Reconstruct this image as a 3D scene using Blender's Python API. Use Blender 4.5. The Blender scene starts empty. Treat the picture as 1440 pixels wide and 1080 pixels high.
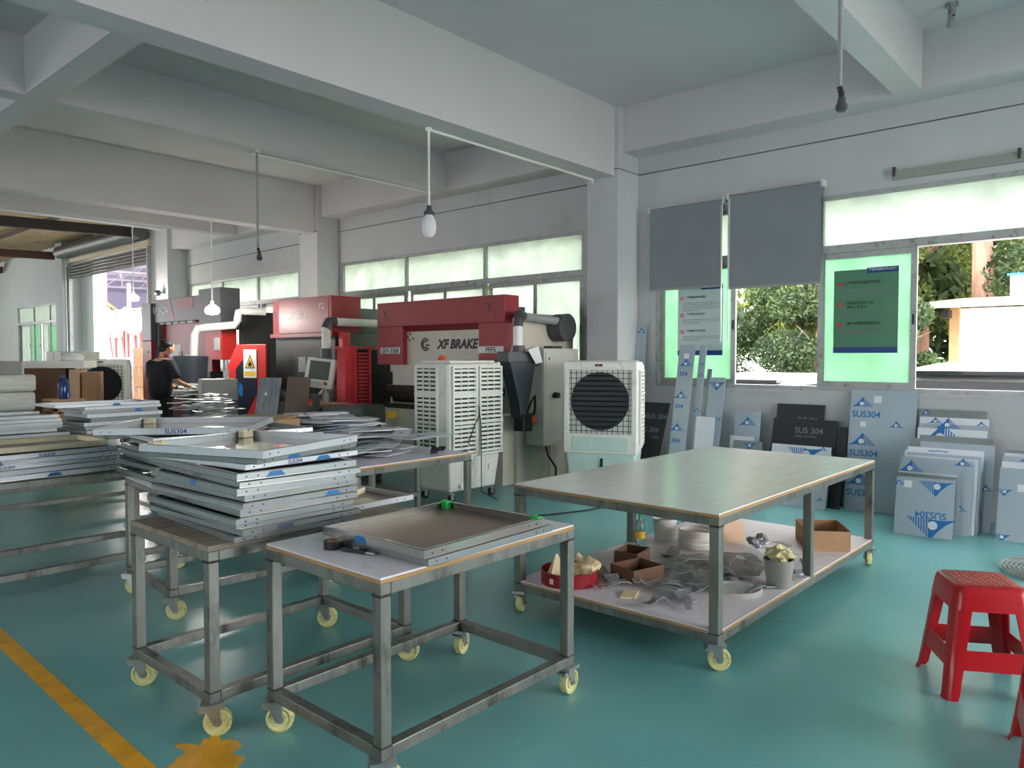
import bpy, bmesh, math, random
from mathutils import Vector, Matrix, Euler
random.seed(7)
PI = math.pi
SC = bpy.context.scene
COL = SC.collection
D = 7.95                       # inner face of the window wall

# ------------------------------------------------------------------ camera, sky, sun, exposure
cam = bpy.data.objects.new('camera', bpy.data.cameras.new('camera'))
COL.objects.link(cam)
cam.data.sensor_width = 36.0
cam.data.lens = 1053.0 * 36.0 / 1440.0
cam.data.clip_end = 300
cam.location = (0, 0, 1.5)
cam.rotation_euler = (PI / 2 - math.atan(38 / 1053.0), 0, -math.radians(48.6))
SC.camera = cam

world = bpy.data.worlds.new('sky'); SC.world = world
world.use_nodes = True
bg = world.node_tree.nodes['Background']
bg.inputs['Color'].default_value = (1.0, 0.952, 0.972, 1)
bg.inputs['Strength'].default_value = 3.0

sun = bpy.data.objects.new('sun', bpy.data.lights.new('sun', 'SUN'))
COL.objects.link(sun)
sun.data.energy = 3.0
sun.data.angle = math.radians(3)
sun.data.color = (1.0, 0.95, 0.86)
sun.rotation_euler = Vector((0.58, -0.14, -0.80)).to_track_quat('-Z', 'Y').to_euler()

SC.view_settings.view_transform = 'Standard'
SC.view_settings.look = 'None'
SC.view_settings.gamma = 1
SC.view_settings.use_curve_mapping = False
SC.view_settings.exposure = 1.95

# ------------------------------------------------------------------ materials
def lin(c):
    return tuple(((v / 255.0) / 12.92 if v / 255.0 <= 0.04045 else (((v / 255.0) + 0.055) / 1.055) ** 2.4) for v in c)

MATS = {}
def mat(name, rgb, rough=0.5, metal=0.0, var=0.12, scale=6.0, bump=0.0, bscale=40.0, spec=0.5, coat=0.0,
        dirt=None, dirt_amt=0.0, dirt_scale=3.0, stretch=None, trans=0.0, emit=None, alpha=None, rvar=0.0, sheen=0.0):
    """procedural principled material: noise-varied colour, optional second (dirt) colour, fine relief"""
    m = bpy.data.materials.new(name); m.use_nodes = True
    nt = m.node_tree; N = nt.nodes; L = nt.links
    b = N['Principled BSDF']
    b.inputs['Roughness'].default_value = rough
    b.inputs['Metallic'].default_value = metal
    b.inputs['Specular IOR Level'].default_value = spec
    if coat: b.inputs['Coat Weight'].default_value = coat; b.inputs['Coat Roughness'].default_value = 0.12
    if trans: b.inputs['Transmission Weight'].default_value = trans
    c = lin(rgb)
    tc = N.new('ShaderNodeTexCoord'); mp = N.new('ShaderNodeMapping')
    L.new(tc.outputs['Object'], mp.inputs['Vector'])
    if stretch: mp.inputs['Scale'].default_value = stretch
    no = N.new('ShaderNodeTexNoise'); no.inputs['Scale'].default_value = scale; no.inputs['Detail'].default_value = 4
    L.new(mp.outputs['Vector'], no.inputs['Vector'])
    rp = N.new('ShaderNodeValToRGB')
    rp.color_ramp.elements[0].position = 0.3; rp.color_ramp.elements[1].position = 0.7
    rp.color_ramp.elements[0].color = tuple(max(0, v * (1 - var)) for v in c) + (1,)
    rp.color_ramp.elements[1].color = tuple(min(1, v * (1 + var)) for v in c) + (1,)
    L.new(no.outputs['Fac'], rp.inputs['Fac'])
    out = rp.outputs['Color']
    if dirt:
        n2 = N.new('ShaderNodeTexNoise'); n2.inputs['Scale'].default_value = dirt_scale; n2.inputs['Detail'].default_value = 6
        n2.inputs['Roughness'].default_value = 0.7
        L.new(mp.outputs['Vector'], n2.inputs['Vector'])
        r2 = N.new('ShaderNodeValToRGB')
        r2.color_ramp.elements[0].position = 0.62 - 0.25 * dirt_amt; r2.color_ramp.elements[1].position = 0.78 - 0.2 * dirt_amt
        L.new(n2.outputs['Fac'], r2.inputs['Fac'])
        mx = N.new('ShaderNodeMix'); mx.data_type = 'RGBA'
        L.new(r2.outputs['Color'], mx.inputs[0]); L.new(out, mx.inputs[6])
        mx.inputs[7].default_value = lin(dirt) + (1,)
        out = mx.outputs[2]
    L.new(out, b.inputs['Base Color'])
    if rvar:
        mr = N.new('ShaderNodeMapRange'); mr.inputs['To Min'].default_value = max(0.02, rough - rvar); mr.inputs['To Max'].default_value = rough + rvar
        L.new(no.outputs['Fac'], mr.inputs['Value']); L.new(mr.outputs['Result'], b.inputs['Roughness'])
    if bump:
        n3 = N.new('ShaderNodeTexNoise'); n3.inputs['Scale'].default_value = bscale; n3.inputs['Detail'].default_value = 3
        L.new(mp.outputs['Vector'], n3.inputs['Vector'])
        bp = N.new('ShaderNodeBump'); bp.inputs['Strength'].default_value = bump; bp.inputs['Distance'].default_value = 0.01
        L.new(n3.outputs['Fac'], bp.inputs['Height']); L.new(bp.outputs['Normal'], b.inputs['Normal'])
    if emit:
        b.inputs['Emission Color'].default_value = lin(emit[0]) + (1,); b.inputs['Emission Strength'].default_value = emit[1]
    MATS[name] = m
    return m

def film(name, rgb, trans_rgb, mixf=0.75, var=0.08, clear=0.0, scale=5):
    """frosted film on glass: translucent plus diffuse, optionally partly clear"""
    m = bpy.data.materials.new(name); m.use_nodes = True
    nt = m.node_tree; N = nt.nodes; L = nt.links
    N.remove(N['Principled BSDF']); o = N['Material Output']
    tc = N.new('ShaderNodeTexCoord'); no = N.new('ShaderNodeTexNoise'); no.inputs['Scale'].default_value = scale; no.inputs['Detail'].default_value = 5
    L.new(tc.outputs['Object'], no.inputs['Vector'])
    rp = N.new('ShaderNodeValToRGB'); c = lin(trans_rgb)
    rp.color_ramp.elements[0].position = .3; rp.color_ramp.elements[1].position = .72
    rp.color_ramp.elements[0].color = tuple(v * (1 - var) for v in c) + (1,); rp.color_ramp.elements[1].color = tuple(min(1, v * (1 + var)) for v in c) + (1,)
    L.new(no.outputs['Fac'], rp.inputs['Fac'])
    t = N.new('ShaderNodeBsdfTranslucent'); L.new(rp.outputs['Color'], t.inputs['Color'])
    d = N.new('ShaderNodeBsdfPrincipled'); d.inputs['Base Color'].default_value = lin(rgb) + (1,); d.inputs['Roughness'].default_value = .25
    mx = N.new('ShaderNodeMixShader'); mx.inputs[0].default_value = mixf
    L.new(d.outputs[0], mx.inputs[1]); L.new(t.outputs[0], mx.inputs[2])
    last = mx
    if clear:
        tr = N.new('ShaderNodeBsdfTransparent'); tr.inputs['Color'].default_value = lin(trans_rgb) + (1,)
        m2 = N.new('ShaderNodeMixShader'); m2.inputs[0].default_value = clear
        L.new(mx.outputs[0], m2.inputs[1]); L.new(tr.outputs[0], m2.inputs[2]); last = m2
    L.new(last.outputs[0], o.inputs['Surface'])
    MATS[name] = m
    return m

mat('wall_paint', (192, 193, 195), 0.75, var=0.03, scale=1.5, bump=0.12, bscale=60, dirt=(178, 178, 176), dirt_amt=0.12, dirt_scale=1.2)
mat('ceil_paint', (206, 202, 204), 0.8, var=0.04, scale=0.8, bump=0.1, bscale=30)
mat('mint_wall', (196, 222, 210), 0.7, var=0.04, scale=1.0)
mat('alu', (168, 172, 170), 0.45, 0.55, var=0.1, scale=9, dirt=(110, 106, 100), dirt_amt=0.3, dirt_scale=12)
mat('alu_light', (212, 214, 212), 0.5, 0.2, var=0.05)
mat('blind_grey', (132, 138, 144), 0.85, var=0.04, scale=3, bump=0.15, bscale=300)
mat('white_plastic', (232, 233, 228), 0.45, var=0.04, scale=5)
mat('grey_plastic', (150, 154, 154), 0.5, var=0.06)
mat('cooler_white', (228, 230, 222), 0.42, var=0.04, scale=4, dirt=(196, 196, 184), dirt_amt=0.2, dirt_scale=5)
mat('tank_green', (196, 222, 212), 0.4, var=0.05, scale=4)
mat('black_plastic', (22, 24, 27), 0.5, var=0.2)
mat('fan_black', (14, 17, 22), 0.45, var=0.2)
mat('rubber', (34, 34, 33), 0.7, var=0.2)
mat('wire_black', (28, 28, 30), 0.6)
mat('steel_frame', (122, 126, 120), 0.36, 0.5, var=0.18, scale=14, dirt=(66, 66, 60), dirt_amt=0.35, dirt_scale=9, stretch=(1, 1, .35), rvar=0.1, bump=0.1, bscale=90)
mat('weld', (70, 66, 60), 0.6, 0.5, var=0.35, scale=60, bump=0.4, bscale=120)
mat('zinc', (176, 180, 178), 0.35, 0.75, var=0.15, scale=20)
mat('caster_nylon', (224, 222, 160), 0.5, var=0.08, scale=20, dirt=(150, 146, 96), dirt_amt=0.3, dirt_scale=25)
mat('board_white', (232, 226, 232), 0.42, var=0.03, scale=4, dirt=(196, 190, 190), dirt_amt=0.15, dirt_scale=6)
mat('ply_edge', (176, 142, 96), 0.75, var=0.3, scale=10, stretch=(1, 1, 60), bump=0.2)
mat('bench_top', (246, 242, 240), 0.22, 0.0, var=0.015, scale=3, stretch=(1, 8, 1), rvar=0.07, bump=0.02, bscale=15, spec=0.6)
mat('bare_ply', (150, 138, 122), 0.75, var=0.2, scale=6, stretch=(1, 6, 1), dirt=(90, 84, 74), dirt_amt=0.4)
mat('tray_steel', (138, 148, 148), 0.34, 0.5, var=0.09, scale=6, stretch=(.5, 6, 1), rvar=0.08)
mat('tray_light', (206, 214, 220), 0.34, 0.35, var=0.06, scale=5)
mat('tray_bare', (176, 176, 170), 0.22, 0.9, var=0.08, scale=4, stretch=(.4, 9, 1))
mat('tray_brown', (150, 124, 116), 0.34, 0.35, var=0.05, scale=3, dirt=(128, 104, 96), dirt_amt=0.2)
mat('tray_mirror', (176, 170, 160), 0.1, 0.9, var=0.05, scale=2)
mat('film_blue_grey', (168, 184, 194), 0.4, 0.18, var=0.05, scale=3, stretch=(1, 1, .3), bump=0.03, bscale=14)
mat('film_pale', (222, 229, 236), 0.4, 0.15, var=0.05, scale=3)
mat('film_black', (48, 50, 55), 0.4, 0.1, var=0.15, scale=4)
mat('film_wrinkle', (128, 140, 146), 0.28, 0.5, var=0.35, scale=7, bump=0.5, bscale=10, stretch=(2, 1, .6))
mat('brown_panel', (92, 76, 64), 0.4, 0.25, var=0.1, scale=4, stretch=(1, 1, 4))
mat('print_blue', (28, 112, 178), 0.45, var=0.03)
mat('print_navy', (24, 62, 130), 0.45, var=0.05)
mat('print_grey', (118, 122, 126), 0.5)
mat('print_black', (28, 28, 30), 0.5)
mat('print_white', (226, 228, 228), 0.5)
mat('print_red', (206, 62, 48), 0.5)
mat('sticker_white', (226, 230, 230), 0.5, var=0.06, scale=60)
mat('green_pad', (34, 190, 84), 0.5, var=0.06)
mat('foam_cream', (232, 222, 190), 0.8, var=0.05, scale=20, bump=0.2, bscale=80)
mat('yellow_line', (244, 176, 36), 0.45, var=0.12, scale=9, dirt=(150, 116, 50), dirt_amt=0.25, dirt_scale=8)
mat('machine_red', (150, 34, 46), 0.42, 0.0, var=0.05, scale=3)
mat('machine_red_dark', (134, 32, 44), 0.42, var=0.06, scale=3)
mat('machine_red_bright', (206, 48, 44), 0.42, var=0.05, scale=3)
mat('rack_red', (222, 70, 76), 0.45, var=0.05)
mat('machine_cream', (206, 202, 188), 0.5, var=0.04, scale=3, dirt=(176, 170, 156), dirt_amt=0.2)
mat('machine_dark', (66, 68, 70), 0.5, 0.2, var=0.12, scale=4)
mat('machine_grey_green', (92, 104, 100), 0.5, 0.1, var=0.1, scale=4)
mat('charcoal', (76, 78, 82), 0.42, 0.1, var=0.08, scale=3)
mat('tool_steel', (62, 58, 54), 0.35, 0.8, var=0.3, scale=15)
mat('cabinet_grey', (196, 196, 188), 0.5, var=0.03, scale=2)
mat('cabinet_mid', (150, 152, 146), 0.5, var=0.04)
mat('navy_panel', (24, 30, 52), 0.5, var=0.1)
mat('sign_yellow', (232, 190, 52), 0.5, var=0.03)
mat('screen_dark', (92, 100, 96), 0.25, var=0.1)
mat('console_dark', (52, 60, 70), 0.45, var=0.1)
mat('orange', (222, 84, 44), 0.45, var=0.06)
mat('stool_red', (178, 18, 30), 0.32, var=0.05, scale=6, spec=0.5)
mat('stool_worn', (206, 106, 104), 0.5, var=0.45, scale=60)
mat('cardboard', (176, 140, 104), 0.8, var=0.07, scale=8, stretch=(1, 1, 4), bump=0.1)
mat('cardboard_light', (222, 190, 158), 0.8, var=0.05)
mat('cardboard_dark', (112, 84, 66), 0.8, var=0.08)
mat('scrap_foil', (164, 170, 174), 0.34, 0.4, var=0.3, scale=16, bump=0.35, bscale=30)
mat('scrap_sheet', (196, 202, 206), 0.34, 0.4, var=0.12, scale=9)
mat('tin_red', (150, 26, 36), 0.35, var=0.06)
mat('paper_cream', (236, 220, 178), 0.8, var=0.06)
mat('cloth_yellow', (214, 208, 160), 0.9, var=0.12, scale=20, bump=0.4, bscale=30)
mat('tape_clear', (206, 206, 202), 0.3, var=0.1, scale=30, trans=0.25)
mat('tape_black', (40, 34, 34), 0.3, var=0.4, scale=40)
mat('clear_bottle', (190, 226, 220), 0.1, trans=0.85, var=0.05)
mat('blue_bottle', (70, 110, 190), 0.12, trans=0.6, var=0.05)
mat('hose_white', (220, 218, 208), 0.5, var=0.05)
mat('chipboard', (172, 146, 108), 0.85, var=0.35, scale=45, bump=0.4, bscale=60)
mat('wrap', (222, 222, 212), 0.25, var=0.12, scale=6, stretch=(1, 1, 5), bump=0.6, bscale=14, coat=0.4)
mat('skin', (198, 148, 118), 0.55, var=0.05)
mat('hair', (20, 18, 18), 0.6, var=0.3, scale=60, bump=0.4, bscale=120)
mat('shirt', (34, 36, 42), 0.85, var=0.15, scale=8, bump=0.3, bscale=12)
mat('trousers', (30, 31, 36), 0.85, var=0.15, scale=8, bump=0.2, bscale=14)
mat('glove', (220, 214, 206), 0.85, var=0.06)
mat('shoe', (30, 28, 28), 0.6)
mat('corrugated', (198, 164, 130), 0.65, 0.1, var=0.14, scale=2, stretch=(1, 5, 1), dirt=(112, 84, 62), dirt_amt=0.3, dirt_scale=2)
mat('roof_beam', (52, 48, 48), 0.6, 0.2, var=0.15)
mat('roof_beam_brown', (86, 54, 44), 0.6, 0.1, var=0.15)
mat('shutter_dark', (104, 104, 98), 0.5, 0.3, var=0.1)
mat('shutter_beige', (206, 190, 158), 0.55, 0.1, var=0.06)
mat('concrete', (172, 170, 164), 0.85, var=0.08, scale=1.5, bump=0.1)
mat('ext_white', (240, 240, 238), 0.7, var=0.02)
mat('ext_steel', (190, 186, 196), 0.5, 0.2, var=0.05)
mat('ext_yellow', (226, 184, 72), 0.5, var=0.06)
mat('tarp', (222, 222, 206), 0.7, var=0.06, scale=3)
mat('ext_rust', (176, 112, 100), 0.7, var=0.1)
mat('ext_purple', (150, 144, 168), 0.7, var=0.1)
mat('roof_grey', (150, 140, 132), 0.7, var=0.1)
mat('wood_post', (206, 160, 116), 0.7, var=0.1)
mat('bark', (150, 118, 100), 0.9, var=0.2, scale=10, stretch=(2, 2, .3), bump=0.6, bscale=20)
mat('car_white', (238, 238, 238), 0.25, var=0.01, coat=0.5)
mat('car_silver', (206, 204, 204), 0.28, 0.3, var=0.02, coat=0.5)
mat('car_glass', (26, 28, 32), 0.08, var=0.05)
mat('ceiling_dark_wire', (96, 98, 96), 0.6)
mat('bulb_off', (236, 236, 240), 0.35, var=0.02)
mat('bulb_lit', (255, 250, 240), 0.4, emit=((255, 246, 232), 14.0))
mat('led_red', (220, 60, 50), 0.4, emit=((255, 70, 60), 2.0))
film('frost_pale', (230, 239, 231), (220, 231, 220), 0.6, var=0.16, scale=4)
film('frost_green', (190, 230, 206), (180, 220, 192), 0.66, var=0.14, scale=4)
film('poster_lit', (206, 216, 222), (170, 196, 190), 0.25, var=0.03)
film('poster_green', (110, 156, 136), (100, 150, 122), 0.4, var=0.05)

def floor_material():
    m = bpy.data.materials.new('epoxy_floor'); m.use_nodes = True
    nt = m.node_tree; N = nt.nodes; L = nt.links; b = N['Principled BSDF']
    tc = N.new('ShaderNodeTexCoord')
    n1 = N.new('ShaderNodeTexNoise'); n1.inputs['Scale'].default_value = 0.9; n1.inputs['Detail'].default_value = 5
    n2 = N.new('ShaderNodeTexNoise'); n2.inputs['Scale'].default_value = 14; n2.inputs['Detail'].default_value = 6; n2.inputs['Roughness'].default_value = .75
    mp = N.new('ShaderNodeMapping'); mp.inputs['Scale'].default_value = (7, .6, 1); mp.inputs['Rotation'].default_value = (0, 0, .5)
    n3 = N.new('ShaderNodeTexNoise'); n3.inputs['Scale'].default_value = 5; n3.inputs['Detail'].default_value = 8
    L.new(tc.outputs['Object'], n1.inputs['Vector']); L.new(tc.outputs['Object'], n2.inputs['Vector'])
    L.new(tc.outputs['Object'], mp.inputs['Vector']); L.new(mp.outputs['Vector'], n3.inputs['Vector'])
    r = N.new('ShaderNodeValToRGB'); r.color_ramp.elements[0].position = .3; r.color_ramp.elements[1].position = .7
    r.color_ramp.elements[0].color = lin((108, 172, 171)) + (1,); r.color_ramp.elements[1].color = lin((124, 188, 187)) + (1,)
    L.new(n1.outputs['Fac'], r.inputs['Fac'])
    r2 = N.new('ShaderNodeValToRGB'); r2.color_ramp.elements[0].position = .66; r2.color_ramp.elements[1].position = .76
    L.new(n3.outputs['Fac'], r2.inputs['Fac'])
    mx = N.new('ShaderNodeMix'); mx.data_type = 'RGBA'; mx.inputs[7].default_value = lin((140, 192, 190)) + (1,)
    ml = N.new('ShaderNodeMath'); ml.operation = 'MULTIPLY'; ml.inputs[1].default_value = .35
    L.new(r2.outputs['Color'], ml.inputs[0]); L.new(ml.outputs[0], mx.inputs[0]); L.new(r.outputs['Color'], mx.inputs[6])
    L.new(mx.outputs[2], b.inputs['Base Color'])
    mr = N.new('ShaderNodeMapRange'); mr.inputs['To Min'].default_value = .14; mr.inputs['To Max'].default_value = .34
    L.new(n2.outputs['Fac'], mr.inputs['Value']); L.new(mr.outputs['Result'], b.inputs['Roughness'])
    b.inputs['Specular IOR Level'].default_value = .55
    bp = N.new('ShaderNodeBump'); bp.inputs['Strength'].default_value = .05; bp.inputs['Distance'].default_value = .01
    L.new(n2.outputs['Fac'], bp.inputs['Height']); L.new(bp.outputs['Normal'], b.inputs['Normal'])
    MATS['epoxy_floor'] = m
floor_material()

def leaf_material(name, a, b_):
    m = bpy.data.materials.new(name); m.use_nodes = True
    nt = m.node_tree; N = nt.nodes; L = nt.links; b = N['Principled BSDF']
    tc = N.new('ShaderNodeTexCoord'); n1 = N.new('ShaderNodeTexNoise'); n1.inputs['Scale'].default_value = 1.3; n1.inputs['Detail'].default_value = 6
    L.new(tc.outputs['Object'], n1.inputs['Vector'])
    r = N.new('ShaderNodeValToRGB'); r.color_ramp.elements[0].position = .35; r.color_ramp.elements[1].position = .68
    r.color_ramp.elements[0].color = lin(a) + (1,); r.color_ramp.elements[1].color = lin(b_) + (1,)
    L.new(n1.outputs['Fac'], r.inputs['Fac']); L.new(r.outputs['Color'], b.inputs['Base Color'])
    b.inputs['Roughness'].default_value = .6
    t = N.new('ShaderNodeBsdfTranslucent'); L.new(r.outputs['Color'], t.inputs['Color'])
    mx = N.new('ShaderNodeMixShader'); mx.inputs[0].default_value = .35
    L.new(b.outputs[0], mx.inputs[1]); L.new(t.outputs[0], mx.inputs[2]); L.new(mx.outputs[0], N['Material Output'].inputs['Surface'])
    MATS[name] = m
leaf_material('leaf_dark', (32, 52, 28), (84, 106, 62))
leaf_material('leaf_light', (62, 86, 36), (138, 150, 74))

# ------------------------------------------------------------------ mesh helpers
class MB:
    """collects simple solids into one mesh"""
    def __init__(self, M=None): self.v = []; self.f = []; self.M = M
    def add(self, vs, fs, M=None):
        o = len(self.v)
        for p in vs:
            p = Vector(p)
            if M is not None: p = M @ p
            if self.M is not None: p = self.M @ p
            self.v.append(tuple(p))
        for f in fs: self.f.append(tuple(i + o for i in f))
        return self
    def box(self, a, b, M=None):
        x0, y0, z0 = (min(a[i], b[i]) for i in range(3)); x1, y1, z1 = (max(a[i], b[i]) for i in range(3))
        return self.add([(x0, y0, z0), (x1, y0, z0), (x1, y1, z0), (x0, y1, z0), (x0, y0, z1), (x1, y0, z1), (x1, y1, z1), (x0, y1, z1)],
                        [(3, 2, 1, 0), (4, 5, 6, 7), (0, 1, 5, 4), (1, 2, 6, 5), (2, 3, 7, 6), (3, 0, 4, 7)], M)
    def cbox(self, c, s, M=None):
        return self.box([c[i] - s[i] / 2 for i in range(3)], [c[i] + s[i] / 2 for i in range(3)], M)
    def cyl(self, p0, p1, r, n=16, r2=None, cap=True):
        p0 = Vector(p0); p1 = Vector(p1); r2 = r if r2 is None else r2
        d = (p1 - p0).normalized(); u = d.orthogonal().normalized(); w = d.cross(u)
        vs = [];
        for k in range(n):
            a = 2 * PI * k / n; e = u * math.cos(a) + w * math.sin(a); vs.append(p0 + e * r); vs.append(p1 + e * r2)
        fs = [(2 * k, 2 * ((k + 1) % n), 2 * ((k + 1) % n) + 1, 2 * k + 1) for k in range(n)]
        if cap: fs += [tuple(2 * k for k in reversed(range(n))), tuple(2 * k + 1 for k in range(n))]
        return self.add(vs, fs)
    def tube(self, pts, r, n=8, cap=True):
        pts = [Vector(p) for p in pts]; vs = []; fs = []
        up = None
        for i, p in enumerate(pts):
            d = (pts[min(i + 1, len(pts) - 1)] - pts[max(i - 1, 0)]).normalized()
            if up is None: up = d.orthogonal().normalized()
            else:
                up = up - d * up.dot(d)
                up = up.normalized() if up.length > 1e-5 else d.orthogonal().normalized()
            w = d.cross(up)
            rr = r[i] if isinstance(r, (list, tuple)) else r
            for k in range(n):
                a = 2 * PI * k / n; vs.append(p + (up * math.cos(a) + w * math.sin(a)) * rr)
        for i in range(len(pts) - 1):
            for k in range(n):
                fs.append((i * n + k, i * n + (k + 1) % n, (i + 1) * n + (k + 1) % n, (i + 1) * n + k))
        if cap: fs += [tuple(reversed(range(n))), tuple((len(pts) - 1) * n + k for k in range(n))]
        return self.add(vs, fs)
    def lathe(self, prof, c=(0, 0, 0), n=24, M=None):
        vs = []; fs = []; m = len(prof)
        for k in range(n):
            a = 2 * PI * k / n
            for (r, z) in prof: vs.append((c[0] + r * math.cos(a), c[1] + r * math.sin(a), c[2] + z))
        for k in range(n):
            for i in range(m - 1):
                fs.append((k * m + i, ((k + 1) % n) * m + i, ((k + 1) % n) * m + i + 1, k * m + i + 1))
        return self.add(vs, fs, M)
    def prism(self, poly, t, plane='xz', o=0.0, M=None):
        """polygon in a plane, extruded by t along the plane's normal from offset o"""
        n = len(poly)
        def P(p, d):
            if plane == 'xz': return (p[0], d, p[1])
            if plane == 'yz': return (d, p[0], p[1])
            return (p[0], p[1], d)
        vs = [P(p, o) for p in poly] + [P(p, o + t) for p in poly]
        fs = [tuple(range(n)), tuple(reversed(range(n, 2 * n)))] + [(i, i + n, (i + 1) % n + n, (i + 1) % n) for i in range(n)]
        return self.add(vs, fs, M)

def fix_normals(me):
    bm = bmesh.new(); bm.from_mesh(me); bmesh.ops.recalc_face_normals(bm, faces=bm.faces); bm.to_mesh(me); bm.free()

def mesh_of(name, mb, m, smooth=False):
    me = bpy.data.meshes.new(name); me.from_pydata(mb.v, [], mb.f); me.update(); fix_normals(me)
    me.materials.append(MATS[m] if isinstance(m, str) else m)
    if smooth:
        for p in me.polygons: p.use_smooth = True
        try: me.set_sharp_from_angle(angle=math.radians(40))
        except Exception: pass
    return me

def tag(o, label=None, cat=None, group=None, kind=None):
    if label: o['label'] = label
    if cat: o['category'] = cat
    if group: o['group'] = group
    if kind: o['kind'] = kind
    return o

def link(name, me, parent=None, loc=(0, 0, 0), rot=(0, 0, 0)):
    o = bpy.data.objects.new(name, me); COL.objects.link(o)
    o.location = loc; o.rotation_euler = rot
    if parent is not None: o.parent = parent
    return o

def root_offset(o):
    """world offset of an unrotated parent chain"""
    v = Vector((0, 0, 0))
    while o is not None: v += Vector(o.location); o = o.parent
    return v

def part(parent, name, mb, m, smooth=False, bevel=0.0, world=False, label=None, loc=(0, 0, 0), rot=(0, 0, 0)):
    """one mesh part; with world=True the mesh is given in world coordinates under an unrotated parent"""
    if world and parent is not None:
        off = root_offset(parent)
        mb.v = [tuple(Vector(p) - off) for p in mb.v]
    o = link(name, mesh_of(name, mb, m, smooth), parent, loc, rot)
    if bevel:
        b = o.modifiers.new('bevel', 'BEVEL'); b.width = bevel; b.segments = 2; b.limit_method = 'ANGLE'; b.angle_limit = math.radians(35)
    if label: o['label'] = label
    return o

def thing(name, label, cat, loc=(0, 0, 0), rot=(0, 0, 0), group=None, kind=None):
    o = link(name, None, None, loc, rot); o.empty_display_size = 0.1
    return tag(o, label, cat, group, kind)

def single(name, mb, m, label, cat, loc=(0, 0, 0), rot=(0, 0, 0), group=None, smooth=False, bevel=0.0):
    o = part(None, name, mb, m, smooth, bevel, loc=loc, rot=rot); return tag(o, label, cat, group)

def struct(name, mb, m, parent=None, smooth=False, bevel=0.0, label=None, cat=None):
    o = part(parent, name, mb, m, smooth, bevel)
    if parent is None:
        tag(o, label, cat, kind='structure')
    return o

def dup(root, loc, rot=None, label=None, group=None):
    r = root.copy(); COL.objects.link(r); r.location = loc
    if rot is not None: r.rotation_euler = rot
    if label: r['label'] = label
    if group: r['group'] = group
    for ch in root.children:
        c = ch.copy(); COL.objects.link(c); c.parent = r
        for g in ch.children:
            d = g.copy(); COL.objects.link(d); d.parent = c
    return r

_tc = {}
def text_mesh(s, size, m, bold=0.0, align='CENTER', shear=0.0, thick=0.0004):
    key = (s, size, m, bold, align, shear)
    if key in _tc: return _tc[key]
    cu = bpy.data.curves.new('lettering', 'FONT'); cu.body = s; cu.size = size; cu.align_x = align; cu.align_y = 'CENTER'
    cu.offset = bold * size; cu.shear = shear; cu.extrude = thick; cu.resolution_u = 3
    o = bpy.data.objects.new('lettering', cu); COL.objects.link(o)
    dg = bpy.context.evaluated_depsgraph_get(); dg.update()
    me = bpy.data.meshes.new_from_object(o.evaluated_get(dg), depsgraph=dg)
    bpy.data.objects.remove(o); bpy.data.curves.remove(cu)
    me.materials.clear(); me.materials.append(MATS[m])
    _tc[key] = me
    return me

FACE_MX = Matrix(((0, 0, -1), (-1, 0, 0), (0, 1, 0))).to_euler()      # lettering plane that faces -X (read from inside the room)
FACE_MY = (PI / 2, 0, 0)                                              # lettering plane that faces -Y
def lettering(parent, s, size, m, loc, rot=FACE_MX, bold=0.0, align='CENTER', shear=0.0, world=True, name='lettering'):
    o = link(name, text_mesh(s, size, m, bold, align, shear), parent)
    if world and parent is not None: loc = Vector(loc) - root_offset(parent)
    o.location = loc; o.rotation_euler = rot
    return o
# ------------------------------------------------------------------ the setting
def wall_boxes(fixed, span, zr, openings, axis):
    """wall slab along axis ('y' or 'x') with rectangular openings (a0,a1,z0,z1)"""
    mb = MB(); t0, t1 = fixed
    def bx(a0, a1, z0, z1):
        if a1 - a0 < 1e-4 or z1 - z0 < 1e-4: return
        if axis == 'y': mb.box((t0, a0, z0), (t1, a1, z1))
        else: mb.box((a0, t0, z0), (a1, t1, z1))
    a = span[0]
    for (o0, o1, z0, z1) in sorted(openings):
        bx(a, o0, *zr); bx(o0, o1, zr[0], z0); bx(o0, o1, z1, zr[1]); a = o1
    bx(a, span[1], *zr)
    return mb

W = {1: (0.05, 4.70), 2: (5.76, 11.02), 3: (12.33, 17.0 - 0.2), 4: (25.4, 29.2), 5: (-5.6, -1.3)}
SILL, TRANS, TOP = 1.15, 2.60, 3.15
fl = struct('floor', MB().box((-8, -6, -0.12), (8.3, 33, 0)), 'epoxy_floor', label='glossy teal green epoxy workshop floor', cat='floor')
ln = MB(); ln.prism([(1.075, -5.9), (1.155, -5.9), (1.155, 2.75), (1.205, 5.2), (1.205, 16), (1.125, 16), (1.125, 5.2), (1.075, 2.75)], 0.0015, 'xy', 0.0002)
part(fl, 'lane_line', ln, 'yellow_line', label='yellow painted lane line')
pt = []
for k in range(40):
    a = 2 * PI * k / 40; r = 1 + .16 * math.sin(7 * a) + .12 * math.sin(13 * a + 1) + random.uniform(-.1, .1)
    pt.append((1.30 + .13 * r * math.cos(a) + .05 * math.sin(a), 2.66 + .17 * r * math.sin(a)))
part(fl, 'paint_patch', MB().prism(pt, 0.0012, 'xy', 0.0002), 'yellow_line', label='smudged patch of yellow paint')

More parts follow.
